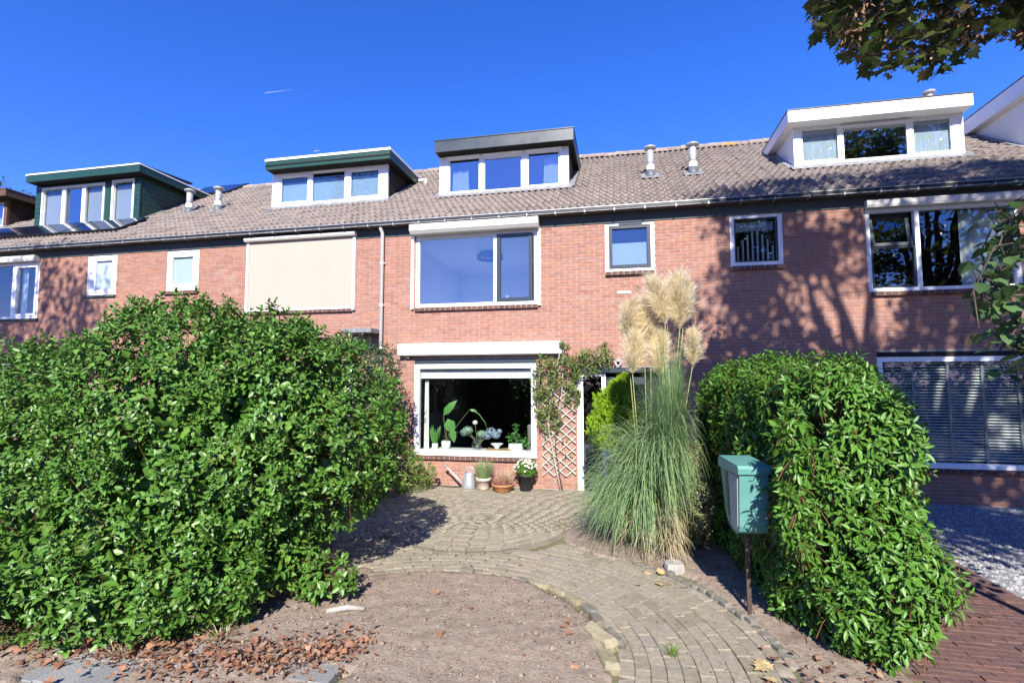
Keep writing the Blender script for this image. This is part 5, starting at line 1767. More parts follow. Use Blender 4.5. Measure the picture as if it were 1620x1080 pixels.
# ------------------------------------------------------------------ trees
def tree(name, label, base, fork_z, cc, R, ncl, m, tmpl, lsize, leaves_per, trunk_r, limbs=8, cl_r=0.35, allow=None, objs=0, seeds=0, extra=None, shell=0.45, group=None, gaps=False, extra_leaves=None):
    t = thing(name, label, 'tree', base, group)
    base = Vector(base)
    cc = np.array(cc, float)
    R = np.array(R, float)
    fork = Vector((base.x + 0.05, base.y, fork_z))
    tr = MB()
    tr.tube([base, base.lerp(fork, 0.08), base.lerp(fork, 0.5) + Vector((0.06, 0, 0)), fork], [trunk_r * 1.45, trunk_r * 1.05, trunk_r * 0.9, trunk_r * 0.8], 12)
    tr.build('trunk', M['bark'], t, smooth=True)
    nodes = []
    for i in range(limbs):
        a = 2 * math.pi * (i + random.uniform(-.25, .25)) / limbs
        el = random.uniform(0.25, 1.25)
        tgt = cc + R * np.array([math.cos(a) * math.cos(el), math.sin(a) * math.cos(el), math.sin(el)]) * 0.85
        pts = []
        start = base.lerp(fork, random.uniform(0.78, 1.0))
        for k in range(8):
            s = k / 7
            p = np.array(start) * (1 - s) + tgt * s + np.array([0, 0, 0.9 * math.sin(math.pi * s) * (1 if el < 0.8 else 0.2)]) + RNG.normal(0, 0.10 * (0.2 + s), 3) * (k > 0)
            pts.append(p)
        rads = [trunk_r * 0.62 * (1 - 0.88 * (k / 7)) for k in range(8)]
        if allow is not None:
            u, v, d = project(np.array(pts))
            cut = [k for k in range(8) if not allow(u[k], v[k], d[k])]
            if cut:
                pts, rads = pts[:max(2, cut[0])], rads[:max(2, cut[0])]
        if len(pts) >= 2:
            MB().tube(pts, rads, 8).build('limb', M['bark'], t, smooth=True)
            for k in range(2, len(pts)):
                nodes.append((pts[k], rads[k]))
    q = unit(RNG.normal(size=(ncl, 3))) * (shell + (1 - shell) * RNG.random((ncl, 1)) ** 0.6)
    C = cc + q * R
    C = C + np.array([[mnoise.noise(Vector(c * 0.7)) for _ in range(1)] for c in C]) * 0.25
    if gaps:
        C = C[np.array([mnoise.noise(Vector((c[0] * 0.95, 3.0, (c[2] + 0.7 * c[1]) * 0.95))) for c in C]) > -0.16]
    n_ex = np.zeros(len(C), bool)
    if extra is not None:
        C = np.vstack([C, extra])
        n_ex = np.r_[n_ex, np.ones(len(extra), bool)]
    if allow is not None:
        u, v, d = project(C)
        kq = np.array([allow(a, b, e) for a, b, e in zip(u, v, d)])
        C, n_ex = C[kq], n_ex[kq]
    NP = np.array([n_[0] for n_ in nodes])
    tw = MB()
    # twigs branch off the nearest limb or off a twig that is already there
    d0 = np.array([((NP - c) ** 2).sum(1).min() for c in C])
    o_ = np.argsort(d0)
    C, n_ex = C[o_], n_ex[o_]
    pts_n, rad_n = [tuple(p) for p in NP], [n_[1] for n_ in nodes]
    for c in C:
        AP = np.array(pts_n)
        dd = ((AP - c) ** 2).sum(1)
        j = int(np.argmin(dd))
        s = AP[j]
        mid = (s + c) / 2 + np.array([0, 0, 0.12]) + RNG.normal(0, 0.08, 3)
        if allow is not None:
            uu, vv, de = project(np.array([mid, s]))
            if not allow(uu[0], vv[0], de[0]):
                mid = (s * 0.3 + c * 0.7)
            if not allow(uu[1], vv[1], de[1]):
                continue
        r0 = max(0.007, min(0.03, rad_n[j] * 0.7))
        pts_n.append(tuple(c))
        rad_n.append(r0 * 0.8)
        tw.tube([s, mid, c], [r0, r0 * 0.6, 0.006], 5, caps=False)
        for _ in range(3):
            e = c + RNG.normal(0, cl_r * 0.5, 3)
            if allow is not None:
                uu, vv, de = project(np.array([e]))
                if not allow(uu[0], vv[0] + 12, de[0]):
                    continue
            tw.tube([mid * 0.3 + c * 0.7, e], [0.006, 0.003], 4, caps=False)
    tw.build('twigs', M['bark'], t, smooth=True, kind='stuff')
    k = len(C)
    reps = np.where(n_ex, extra_leaves or leaves_per, leaves_per)
    P = np.repeat(C, reps, 0)
    P = P + np.clip(RNG.normal(0, cl_r, P.shape), -2 * cl_r, 2 * cl_r) * np.array([1, 1, 0.75])
    if allow is not None:
        u, v, d = project(P)
        P = P[np.array([allow(a, b, e) for a, b, e in zip(u, v, d)])]
    n = len(P)
    az = RNG.uniform(0, 6.28, n)
    A = np.c_[np.cos(az), np.sin(az), RNG.uniform(-0.9, 0.1, n)]
    N = np.c_[RNG.normal(0, 0.45, n), RNG.normal(0, 0.45, n) - 0.15, np.ones(n)]
    scatter('crown', P, A, N, lsize * RNG.uniform(0.7, 1.15, n), tmpl, m, t, objs=objs, kind='stuff')
    if seeds:
        ps = np.repeat(C[RNG.choice(np.nonzero(n_ex)[0] if n_ex.any() else np.arange(len(C)), seeds)], 14, 0)
        ps = ps + RNG.normal(0, 0.05, ps.shape)
        ps = ps + np.repeat(RNG.normal(0, cl_r * 0.8, (seeds, 3)), 14, 0)
        u, v, d = project(ps)
        if allow is not None:
            ps = ps[np.array([allow(a, b, e) for a, b, e in zip(u, v, d)])]
        scatter('seed_bunches', ps, RNG.normal(0, 1, ps.shape) + np.array([0, 0, -0.8]), RNG.normal(0, 1, ps.shape), 0.045, leaf_template(0.4), M['samara'], t, objs=0, kind='stuff')
    return t


# lower hem of the crown that hangs into the picture: a real outline of the tree, kept at its own distance
HEM = [(1268, -40), (1283, 10), (1290, 58), (1318, 60), (1328, 84), (1345, 100), (1372, 114), (1405, 118), (1424, 104), (1432, 80), (1440, 108), (1470, 122), (1498, 122), (1516, 96), (1545, 70), (1580, 62), (1625, 66), (1700, 60)]


def hem_ok(u, v, d):
    if d < 0.05:
        return True
    if v < -25 or v > 1150 or u < -40 or u > 1660:
        return True
    if u < HEM[0][0]:
        return False
    for (a, b), (c, e) in zip(HEM, HEM[1:]):
        if a <= u <= c:
            return v < b + (e - b) * (u - a) / (c - a)
    return False


ov = np.c_[RNG.uniform(5.7, 9.6, 360), RNG.uniform(-5.3, -4.1, 360), RNG.uniform(4.5, 5.75, 360)]
ov = ov[np.array([mnoise.noise(Vector(c * 1.7)) for c in ov]) > 0.02]
tree('maple_tree', 'tall maple whose leafy branches with brown seed bunches hang into the upper right corner', (9.9, -8.9, 0), 5.2, (10.2, -8.6, 8.6), (4.2, 1.6, 4.5), 520, M['maple'],
     maple_template(), 0.12, 80, 0.24, limbs=15, cl_r=0.23, allow=hem_ok, objs=300, seeds=620, extra=ov, gaps=True, extra_leaves=30)


def young_ok(u, v, d):
    if d < 0.05 or u > 1660:
        return True
    if v < 285 or v > 600:
        return False
    lim = 1606 - 50 * math.sin(math.pi * (v - 285) / 315) - 30 * (math.sin(v * 0.05) ** 2)
    return u > lim


tree('young_tree', 'young tree with drooping dark leaves in front of the right-hand upper window', (7.75, -6.1, 0), 1.9, (7.3, -6.0, 2.9), (1.3, 0.8, 1.2), 210, M['youngleaf'],
     leaf_template(0.72, 0.06, 0.15), 0.105, 13, 0.045, limbs=6, cl_r=0.20, allow=young_ok, objs=120)


def out_of_frame(u, v, d):
    return d < 0.05 or u < -60 or u > 1680 or v < -60


tree('maple_tree', 'second maple standing left of the garden, only its shadow reaching the far left wall', (-9.0, -10.4, 0), 6.0, (-7.8, -9.8, 10.0), (1.9, 1.8, 2.0), 80, M['maple'], maple_template(), 0.13, 42, 0.13, limbs=6, allow=out_of_frame)
tree('lime_tree', 'tree behind the far left house with only its top leaves showing', (-22.6, 8, 0), 6.0, (-22.6, 8, 9.0), (1.8, 1.8, 2.0), 60, M['maple'], leaf_template(0.7), 0.14, 40, 0.15, limbs=6)

for i, (x, y, h, r, lab) in enumerate(((16.0, -13.0, 9.5, 4.2, 'large tree by the road mirrored in the right-hand upper window'), (24.0, -17.0, 8.5, 4.5, 'broad roadside tree mirrored in the white dormer'),
                                       (-16.0, -16.0, 7.0, 3.6, 'roadside tree left of the gardens mirrored in the far left panes'), (-26.0, -19.0, 8.0, 4.5, 'outer roadside tree mirrored in the green dormer panes'))):
    tree('roadside_tree', lab, (x, y, 0), h * 0.35, (x, y, h), (r, r, h * 0.62), 130, M['maple'], leaf_template(0.8), 0.30, 36, 0.25, limbs=9, cl_r=0.6, allow=out_of_frame)  # unseen trees: mirrored in the panes, also added to block sky light

# unseen hedge over the road, added to darken what the panes mirror
oh = thing('added_street_hedge', 'added unseen hedge across the road that darkens the ground floor reflections', 'hedge', (2, -16.5, 0))
SP, SN, b = blob_points([((4, -16.6, 1.3), (34, 0.8, 1.6))], 9000, p=4, depth=0.1, bump=0.25, freq=0.8)
P, A, N, sz = shoot_leaves(SP, SN + np.array([0, 0, 0.4]), 3, 0.06, 0.22, 30, 25, 0.2)
scatter('foliage', P, A, N, sz, leaf_template(0.55), M['dullleaf'], oh, objs=0, kind='stuff')

# ------------------------------------------------------------------ edging stones, blocks
ed = thing('path_edging', 'broken yellowish stones edging the bare soil along the paved path', 'edging', (3.9, -5.0, 0))


def rock(parent, name, x, y, z, l, w, h, a, m, tilt=0.0):
    mb = MB()
    n = 8
    rs = [random.uniform(0.82, 1.08) for _ in range(n)]
    ring = []
    for zz, sc in ((-h, 0.95), (0.0, 1.0), (h * 0.75, 0.93), (h, 0.80)):
        for i in range(n):
            t_ = 2 * math.pi * i / n
            cx_, cy_ = math.cos(t_), math.sin(t_)
            k_ = 1 / max(abs(cx_), abs(cy_)) ** 0.75
            ring.append((cx_ * k_ * l / 2 * sc * rs[i], cy_ * k_ * w / 2 * sc * rs[i], zz + random.uniform(-.004, .004)))
    Mx = Matrix.Translation((x, y, z)) @ Matrix.Rotation(a, 4, 'Z') @ Matrix.Rotation(tilt, 4, 'X')
    v = [Mx @ Vector(p) for p in ring]
    f = [(j * n + i, j * n + (i + 1) % n, (j + 1) * n + (i + 1) % n, (j + 1) * n + i) for j in range(3) for i in range(n)]
    f.append(tuple(range(3 * n, 4 * n)))
    mb.add(v, f)
    return mb.build(name, m, parent)


rock(ed, 'edging_stone', 4.10, -5.52, 0.035, 0.40, 0.13, 0.045, rad(-52), M['stone'], 0.12)
rock(ed, 'edging_stone', 4.17, -5.84, 0.03, 0.26, 0.12, 0.04, rad(-72), M['stone'], -0.1)
rock(ed, 'edging_stone', 4.22, -5.50, 0.03, 0.26, 0.07, 0.03, rad(-60), M['greystone'], 0.3)
for aang in range(18, 128, 8):
    a = rad(aang)
    rr = 1.53 + random.uniform(-.03, .03)
    x, y = CS[0] + rr * math.cos(a), CS[1] + rr * math.sin(a)
    if aang < 26:
        continue
    if aang > 66 and aang % 5:
        continue
    rock(ed, 'edging_stone', x, y, 0.002, random.uniform(0.14, 0.21), random.uniform(0.07, 0.10), random.uniform(0.02, 0.035), a + math.pi / 2 + random.gauss(0, 0.1), M['stone'] if 38 < aang < 62 else M['greystone'], random.gauss(0, 0.1))
ke = thing('kerb_edging', 'row of upright grey blocks between the paved path and the hedge', 'edging', (5.0, -4.5, 0))
for i in range(24):
    a = rad(8 + i * 2.25)
    rr = 2.745 + random.uniform(-.012, .012)
    x, y = CS[0] + rr * math.cos(a), CS[1] + rr * math.sin(a)
    hh_ = random.uniform(0.012, 0.05) * (0.4 if i < 5 or i > 15 else 1)
    rock(ke, 'edging_block', x, y, 0.0, 0.098, 0.075, hh_, a + math.pi / 2 + random.gauss(0, 0.05), M['greystone'], random.gauss(0, 0.08))
rock(None, 'stone_block', 4.80, -3.90, 0.05, 0.22, 0.17, 0.05, rad(12), M['palestone'], 0.05)
tag(bpy.data.objects['stone_block'], 'pale broken block lying on the soil left of the hedge shadow', 'block')
sb = MB().box(0.52, 0.92, -4.22, -3.86, 0.0, 0.34).box(0.60, 0.84, -4.15, -3.93, 0.34, 0.62)
sb.build('stone_plinth', M['greystone'], label='grey stone plinth half hidden behind the lower leaves of the big left shrub', cat='plinth')

# ------------------------------------------------------------------ litter bin
bn = thing('litter_bin', 'teal bin with a grey side panel on a brown post by the hedge', 'bin', (5.36, -4.86, 0))
ca, sa = math.cos(rad(9)), math.sin(rad(9))
fdir, sdir = Vector((ca, sa, 0)), Vector((-sa, ca, 0))
O = Vector((5.235, -5.0, 0))


def bp(s, t, z):
    p = O + fdir * s + sdir * t
    return (p.x, p.y, z)


def bin_poly(s0, s1, prof):
    v = [bp(s0, t, z) for t, z in prof] + [bp(s1, t, z) for t, z in prof]
    n = len(prof)
    mb = MB()
    mb.add(v, [tuple(range(n)), tuple(range(n, 2 * n))[::-1]] + [(i, n + i, n + (i + 1) % n, (i + 1) % n) for i in range(n)])
    return mb


prof = [(0.0, 1.19), (0.03, 0.76), (0.05, 0.715), (0.10, 0.685), (0.20, 0.70), (0.31, 0.76), (0.35, 0.83), (0.44, 1.19)]
bb = bin_poly(0.0, 0.235, prof).build('bin_body', M['bin'], bn)
bin_poly(-0.006, -0.0005, [(0.035, 1.17), (0.06, 0.76), (0.10, 0.72), (0.20, 0.735), (0.24, 1.17)]).build('side_panel', M['bingrey'], bb)
bin_poly(-0.004, -0.0005, [(0.265, 1.17), (0.245, 0.79), (0.28, 0.80), (0.34, 1.17)]).build('side_slot', M['sash'], bb)
bin_poly(-0.016, 0.251, [(-0.02, 1.191), (-0.02, 1.235), (-0.005, 1.26), (0.42, 1.288), (0.455, 1.26), (0.455, 1.191)]).build('bin_lid', M['bin'], bn)
MB().tube([bp(0.12, 0.2, -0.05), bp(0.12, 0.2, 0.75)], 0.024, 4).build('post', M['post'], bn)

# ------------------------------------------------------------------ pots and watering can by the wall
wc = thing('watering_can', 'galvanised watering can with a long spout at the wall', 'watering can', (1.52, -0.22, 0))
mb = MB().lathe([(0.125, 0.0), (0.128, 0.01), (0.115, 0.1), (0.098, 0.24), (0.092, 0.27), (0.085, 0.275), (0.08, 0.26)], (1.52, -0.22, 0), 20)
cb = mb.build('can_body', M['can'], wc, smooth=True)
MB().tube([(1.42, -0.22, 0.05), (1.30, -0.22, 0.16), (1.12, -0.22, 0.33), (1.06, -0.22, 0.37)], [0.024, 0.019, 0.015, 0.014], 10).build('spout', M['can'], wc, smooth=True)
MB().lathe([(0.014, 0), (0.034, 0.03), (0.034, 0.036), (0.004, 0.04)], (1.05, -0.22, 0.36), 12).build('rose', M['can'], wc, smooth=True)
MB().tube([(1.60, -0.22, 0.10), (1.70, -0.22, 0.17), (1.68, -0.22, 0.30), (1.56, -0.22, 0.38), (1.46, -0.22, 0.34), (1.45, -0.22, 0.27)], 0.009, 8).build('handle', M['can'], wc, smooth=True)
MB().tube([(1.36, -0.24, 0.015), (1.16, -0.28, 0.02), (0.98, -0.25, 0.03)], [0.012, 0.010, 0.008], 7).build('stick', M['bark'], label='short brown stick lying in front of the watering can', cat='stick', smooth=True)


def pot(label, c, prof, m, cat='potted plant'):
    t = thing('potted_plant', label, cat, c, 'pots in front of the ground floor window')
    MB().lathe(prof, c, 28).build('flower_pot', m, t, smooth=True)
    top = max(z for r_, z in prof)
    MB().lathe([(prof[-1][0] - 0.004, top - 0.04), (prof[-1][0] - 0.004, top - 0.03)], c, 20).build('pot_soil', M['potsoil'], t)
    return t


p1 = pot('limed terracotta pot of upright green grass beside the watering can', (1.80, -0.25, 0), [(0.10, 0), (0.105, 0.02), (0.128, 0.15), (0.142, 0.152), (0.147, 0.20), (0.138, 0.205), (0.128, 0.17)], M['limeterra'])
blades('grass_blades', 420, (1.80, -0.25, 0.17), 0.11, (0.2, 0.40), (60, 90), (30, 75), (0.003, 0.006), M['blade'], p1, segs=5, kind='stuff')
blades('pale_blades', 90, (1.80, -0.25, 0.17), 0.11, (0.28, 0.46), (65, 90), (50, 80), (0.003, 0.005), M['straw'], p1, segs=5, kind='stuff')
p2 = pot('wide orange terracotta bowl of red heather and dry grass, middle of the three pots', (2.19, -0.40, 0), [(0.14, 0), (0.16, 0.02), (0.188, 0.10), (0.20, 0.105), (0.205, 0.135), (0.195, 0.14), (0.18, 0.10)], M['terra'])
SP, SN, b = blob_points([((2.19, -0.40, 0.14), (0.19, 0.17, 0.14))], 520, depth=0.03, bump=0.03, freq=9, zmin=0.12)
P, A, N, sz = shoot_leaves(SP, SN + np.array([0, 0, 0.9]), 3, 0.012, 0.024, 25, 20, 0.0)
scatter('heather_sprays', P, A, N, sz, leaf_template(0.4), M['heather'], p2, objs=0, kind='stuff')
blades('dry_grass', 160, (2.26, -0.36, 0.12), 0.09, (0.2, 0.36), (60, 90), (30, 75), (0.002, 0.004), M['straw'], p2, segs=5, kind='stuff')
p3 = pot('black plastic pot of white chrysanthemums, rightmost of the three pots', (2.58, -0.24, 0), [(0.10, 0), (0.105, 0.01), (0.135, 0.25), (0.145, 0.252), (0.147, 0.28), (0.135, 0.28), (0.13, 0.24)], M['black'])
SP, SN, b = blob_points([((2.58, -0.24, 0.37), (0.20, 0.19, 0.16))], 420, depth=0.04, bump=0.03, freq=8, zmin=0.27)
P, A, N, sz = shoot_leaves(SP, SN + np.array([0, 0, 0.4]), 3, 0.015, 0.045, 30, 22, 0.2)
scatter('foliage', P, A, N, sz, leaf_template(0.5), M['viburnum'], p3, objs=0, kind='stuff')


def flower_mesh(m):
    V, F = [], []
    o = 0
    for ring_, (npet, th) in enumerate(((9, 70), (7, 40), (5, 15))):
        for i in range(npet):
            a = 2 * math.pi * i / npet + ring_
            t_ = rad(th)
            d = np.array([math.cos(a) * math.sin(t_), math.sin(a) * math.sin(t_), math.cos(t_)])
            s = np.array([-math.sin(a), math.cos(a), 0]) * 0.22
            V += [d * 0.15 - s * 0.5, d * 0.15 + s * 0.5, d * 1.0 + s * 0.6, d * 1.0 - s * 0.6]
            F.append((o, o + 1, o + 2, o + 3))
            o += 4
    return np_mesh('flower', np.array(V), np.array(F), m)


FL = flower_mesh(M['petal'])
q = unit(RNG.normal(size=(400, 3)))
q = q[(q[:, 2] > -0.1)][:95]
for d in q:
    p = np.array([2.58, -0.24, 0.37]) + d * np.array([0.205, 0.195, 0.165])
    z = Vector(d)
    Mx = Matrix.Translation(p) @ z.to_track_quat('Z', 'Y').to_matrix().to_4x4() @ Matrix.Scale(random.uniform(0.020, 0.030), 4)
    reg(bpy.data.objects.new('flower', FL), p3, Mx)

# ------------------------------------------------------------------ behind the ground floor pane
def stalk_leaf(parent, base, top, m, size, direction, asp=0.7, r=0.006):
    base, top = Vector(base), Vector(top)
    mid = base.lerp(top, 0.5) + Vector((0, 0, 0.03))
    MB().tube([base, mid, top], [r, r * 0.8, r * 0.5], 6).build('leaf_stalk', M['stalk'], parent, smooth=True)
    tv, tf = leaf_template(asp, 0.06, 0.22)
    a = Vector(direction).normalized()
    nrm = Vector((0.1, -1, 0.35))
    nrm = (nrm - a * nrm.dot(a)).normalized()
    x = a.cross(nrm)
    V = np.array([np.array(top) + size * (t_[0] * np.array(x) + t_[1] * np.array(a) + t_[2] * np.array(nrm)) for t_ in tv])
    np_obj('leaf', V, tf, m, parent, smooth=True)


hp = thing('houseplant', 'tall big-leaved houseplant behind the left part of the ground floor pane', 'houseplant', (0.86, 0.32, 0.635))
MB().lathe([(0.06, 0), (0.085, 0.02), (0.095, 0.12), (0.08, 0.15), (0.075, 0.14)], (0.88, 0.32, 0.635), 18).build('flower_pot', M['ceramic'], hp, smooth=True)
stalk_leaf(hp, (0.88, 0.32, 0.75), (0.92, 0.30, 1.22), M['houseleaf'], 0.30, (0.35, -0.1, -0.9), 0.8)
stalk_leaf(hp, (0.88, 0.32, 0.75), (0.83, 0.30, 1.28), M['houseleaf'], 0.40, (0.62, -0.1, 0.75), 0.42)
stalk_leaf(hp, (0.88, 0.32, 0.75), (1.02, 0.30, 1.05), M['houseleaf'], 0.30, (0.10, -0.1, -0.95), 0.5)
stalk_leaf(hp, (0.88, 0.32, 0.75), (1.36, 0.32, 1.40), M['houseleaf'], 0.16, (0.9, 0.0, -0.15), 0.4, 0.004)
MB().tube([(1.36, 0.32, 1.40), (1.55, 0.32, 1.32), (1.68, 0.32, 1.15), (1.72, 0.32, 1.02)], [0.008, 0.010, 0.009, 0.004], 6).build('drooping_leaf', M['houseleaf'], hp, smooth=True)
sp_ = thing('houseplant', 'small clump of upright snake-plant leaves at the left end of the inner sill', 'houseplant', (0.66, 0.30, 0.635))
MB().lathe([(0.05, 0), (0.06, 0.02), (0.062, 0.09), (0.055, 0.10)], (0.66, 0.30, 0.635), 16).build('flower_pot', M['ceramic'], sp_, smooth=True)
for i in range(9):
    a = random.uniform(0, 6.28)
    tv, tf = leaf_template(0.13, 0.02, 0.05)
    A_ = Vector((0.25 * math.cos(a), 0.15 * math.sin(a), 1)).normalized()
    N_ = Vector((0.2 * math.cos(a), -1, 0.1))
    N_ = (N_ - A_ * N_.dot(A_)).normalized()
    X_ = A_.cross(N_)
    s = random.uniform(0.28, 0.42)
    V = np.array([np.array((0.66 + 0.03 * math.cos(a), 0.30 + 0.03 * math.sin(a), 0.70)) + s * (t_[0] * np.array(X_) + t_[1] * np.array(A_) + t_[2] * np.array(N_)) for t_ in tv])
    np_obj('leaf', V, tf, M['houseleaf'], sp_, smooth=True)

va = thing('flower_vase', 'round glass vase of blue and green hydrangeas in the middle of the inner sill', 'vase', (1.52, 0.30, 0.635))
MB().lathe([(0.06, 0), (0.09, 0.03), (0.11, 0.09), (0.10, 0.15), (0.06, 0.20), (0.045, 0.215), (0.05, 0.225)], (1.52, 0.30, 0.635), 20).build('vase_body', M['glass'], va, smooth=True)
for (x, z, r_, m) in ((1.33, 1.00, 0.11, 'greenflower'), (1.27, 0.96, 0.09, 'greenflower'), (1.62, 0.93, 0.10, 'greenflower'), (1.80, 0.98, 0.11, 'blueflower'), (1.90, 0.92, 0.09, 'blueflower'), (1.72, 0.90, 0.09, 'blueflower'), (1.48, 1.15, 0.045, 'petal'), (1.97, 0.99, 0.05, 'blueflower')):
    MB().tube([(1.52, 0.30, 0.66), (1.53 + (x - 1.53) * 0.3, 0.30, 0.84), (x, 0.30, z)], 0.004, 5).build('flower_stem', M['stalk'], va)
    q = unit(RNG.normal(size=(170, 3)))
    P = np.array([x, 0.30, z]) + q * r_ * RNG.uniform(0.75, 1.05, (170, 1)) * np.array([1, 0.8, 0.75])
    A = np.cross(q, RNG.normal(size=(170, 3)))
    scatter('flower_head', P, A, q, 0.034, leaf_template(0.8), M[m], va, objs=0, kind='stuff')
tb = MB().box(1.72, 2.22, 0.20, 0.44, 0.637, 0.66)
tb.build('wooden_board', M['table'], label='oak board lying on the inner sill under the bowl', cat='board')
MB().lathe([(0.045, 0), (0.05, 0.012), (0.035, 0.02), (0.12, 0.085), (0.125, 0.095), (0.115, 0.092), (0.03, 0.03)], (1.92, 0.30, 0.661), 22).build('bowl', M['ceramic'], smooth=True, label='pale footed bowl on the oak board behind the pane', cat='bowl')
wp = thing('houseplant', 'leafy houseplant in a white rectangular pot at the right of the inner sill', 'houseplant', (2.30, 0.30, 0.635))
MB().prism_z([(2.17, 0.22), (2.43, 0.22), (2.43, 0.38), (2.17, 0.38)], 0.637, 0.765).build('flower_pot', M['ceramic'], wp)
SP, SN, b = blob_points([((2.27, 0.30, 0.86), (0.14, 0.10, 0.12)), ((2.30, 0.30, 1.02), (0.06, 0.05, 0.14)), ((2.52, 0.30, 0.78), (0.12, 0.08, 0.10))], 110, depth=0.03, bump=0.03, freq=8)
P, A, N, sz = shoot_leaves(SP, SN + np.array([0, -0.2, 0.4]), 2, 0.02, 0.06, 30, 25, 0.2)
scatter('foliage', P, A, N, sz, leaf_template(0.6), M['houseleaf'], wp, objs=0, kind='stuff')
ac = thing('armchair', 'light grey wing armchair in the dark room behind the right of the pane', 'armchair', (2.75, 1.3, 0.02))
n = 12
v, f = [], []
for j in range(7):
    z = 0.42 + 0.68 * j / 6
    for i in range(n + 1):
        a = rad(200) + rad(140) * i / n
        rr = 0.40 + 0.03 * j / 6
        zz = z - (0.10 * (abs(i - n / 2) / (n / 2)) ** 2 if j == 6 else 0)
        v.append((2.72 + rr * math.cos(a), 1.45 + 0.34 * math.sin(a), zz))
f = [(j * (n + 1) + i, j * (n + 1) + i + 1, (j + 1) * (n + 1) + i + 1, (j + 1) * (n + 1) + i) for j in range(6) for i in range(n)]
bk = MB()
bk.add(v, f)
bko = bk.build('backrest', M['chair'], ac, smooth=True)
sm_ = bko.modifiers.new('thickness', 'SOLIDIFY')
sm_.thickness = 0.07
MB().box(2.40, 3.04, 1.22, 1.80, 0.30, 0.46).build('seat', M['chair'], ac)
for x in (2.44, 3.0):
    for y in (1.26, 1.76):
        MB().tube([(x, y, 0.021), (x, y, 0.30)], 0.02, 8).build('leg', M['table'], ac)
for y, lab in ((1.9, 'left dark picture frame on the room wall behind the ground floor pane'), (2.75, 'second dark picture frame on the room wall behind the ground floor pane')):
    e = thing('picture_frame', lab, 'picture', (-0.08, y, 1.2))
    MB().box(-0.098, -0.075, y - 0.28, y + 0.28, 1.22, 1.85).build('frame', M['blackframe'], e)
    MB().box(-0.0745, -0.072, y - 0.24, y + 0.24, 1.26, 1.81).build('print', M['print'], e)

# ------------------------------------------------------------------ fallen leaves, litter, chips
n = 4300
lx = RNG.uniform(-2.2, 2.45, n)
ly = -6.36 + RNG.normal(0, 0.15, n) + 0.10 * np.sin(lx * 2.5) + np.clip(lx - 1.2, 0, 2) * 0.28
k = (ly > -6.95) & (ly < -5.0)
lx, ly = lx[k], ly[k]
lz = np.array([max(soil_z(a, b), 0.0) for a, b in zip(lx, ly)]) + RNG.uniform(0.005, 0.032, len(lx))
A = np.c_[RNG.normal(0, 1, (len(lx), 2)), RNG.normal(0, 0.25, len(lx))]
N = np.c_[RNG.normal(0, 0.5, (len(lx), 2)), np.ones(len(lx))]
scatter('leaf_litter', np.c_[lx, ly, lz], A, N, 0.016 + RNG.exponential(0.016, len(lx)).clip(0, 0.06), leaf_template(0.6, 0.16, 0.25), M['litter'], None, objs=0, kind='stuff', label='drift of dry red-brown leaves between big left shrub and pavement', cat='leaf litter')
n = 2600
lx, ly = RNG.uniform(1.2, 6.0, n), RNG.uniform(-6.5, -3.2, n)
k = np.array([in_soil(a, b) for a, b in zip(lx, ly)]) | (RNG.random(n) < 0.15)
lx, ly = lx[k], ly[k]
n = len(lx)
lz = np.array([max(soil_z(a, b), 0.004) for a, b in zip(lx, ly)]) + 0.006
scatter('leaf_crumbs', np.c_[lx, ly, lz], np.c_[RNG.normal(0, 1, (n, 2)), RNG.normal(0, 0.2, n)], np.c_[RNG.normal(0, 0.3, (n, 2)), np.ones(n)], RNG.uniform(0.012, 0.03, n), leaf_template(0.5, 0.14, 0.25), M['litter'], None, objs=0, kind='stuff', label='scattered crumbs of dry leaves on soil and path', cat='leaf crumbs')
n = 11000
rr, aa = 1.5 * np.sqrt(RNG.random(n)), RNG.uniform(0, 6.28, n)
lx, ly = CS[0] + rr * np.cos(aa), CS[1] + rr * np.sin(aa)
k = (ly > -6.9) & (lx > 1.3)
lx, ly = lx[k], ly[k]
lz = np.array([max(soil_z(a, b), 0.0) for a, b in zip(lx, ly)]) + 0.003
scatter('wood_chips', np.c_[lx, ly, lz], np.c_[RNG.normal(0, 1, (len(lx), 2)), RNG.normal(0, 0.3, len(lx))], np.c_[RNG.normal(0, 0.6, (len(lx), 2)), np.ones(len(lx))], RNG.exponential(0.0045, len(lx)) + 0.005, leaf_template(0.45, 0.15, 0.1), M['chip'], None, objs=0, kind='stuff',
        label='small pale chips and crumbs strewn over the bare soil', cat='wood chips')
n = 900
rr, aa = 1.5 * np.sqrt(RNG.random(n)), RNG.uniform(0, 6.28, n)
lx, ly = np.r_[CS[0] + rr[:600] * np.cos(aa[:600]), RNG.uniform(4.4, 6.0, 300)], np.r_[CS[1] + rr[:600] * np.sin(aa[:600]), RNG.uniform(-5.9, -3.2, 300)]
k = np.array([in_soil(a, b) for a, b in zip(lx, ly)])
lx, ly = lx[k], ly[k]
n = len(lx)
oc = np.array([(1, 0, 0), (0, 1, 0), (-1, 0, 0), (0, -1, 0), (0, 0, 0.8), (0, 0, -0.6)], float)
of = np.array([(0, 1, 4), (1, 2, 4), (2, 3, 4), (3, 0, 4), (1, 0, 5), (2, 1, 5), (3, 2, 5), (0, 3, 5)])
sz = 0.005 + RNG.exponential(0.006, n).clip(0, 0.028)
ang = RNG.uniform(0, 6.28, n)
j_ = RNG.uniform(0.6, 1.3, (n, 6, 1))
V = oc[None] * j_ * sz[:, None, None]
ca2, sa2 = np.cos(ang)[:, None], np.sin(ang)[:, None]
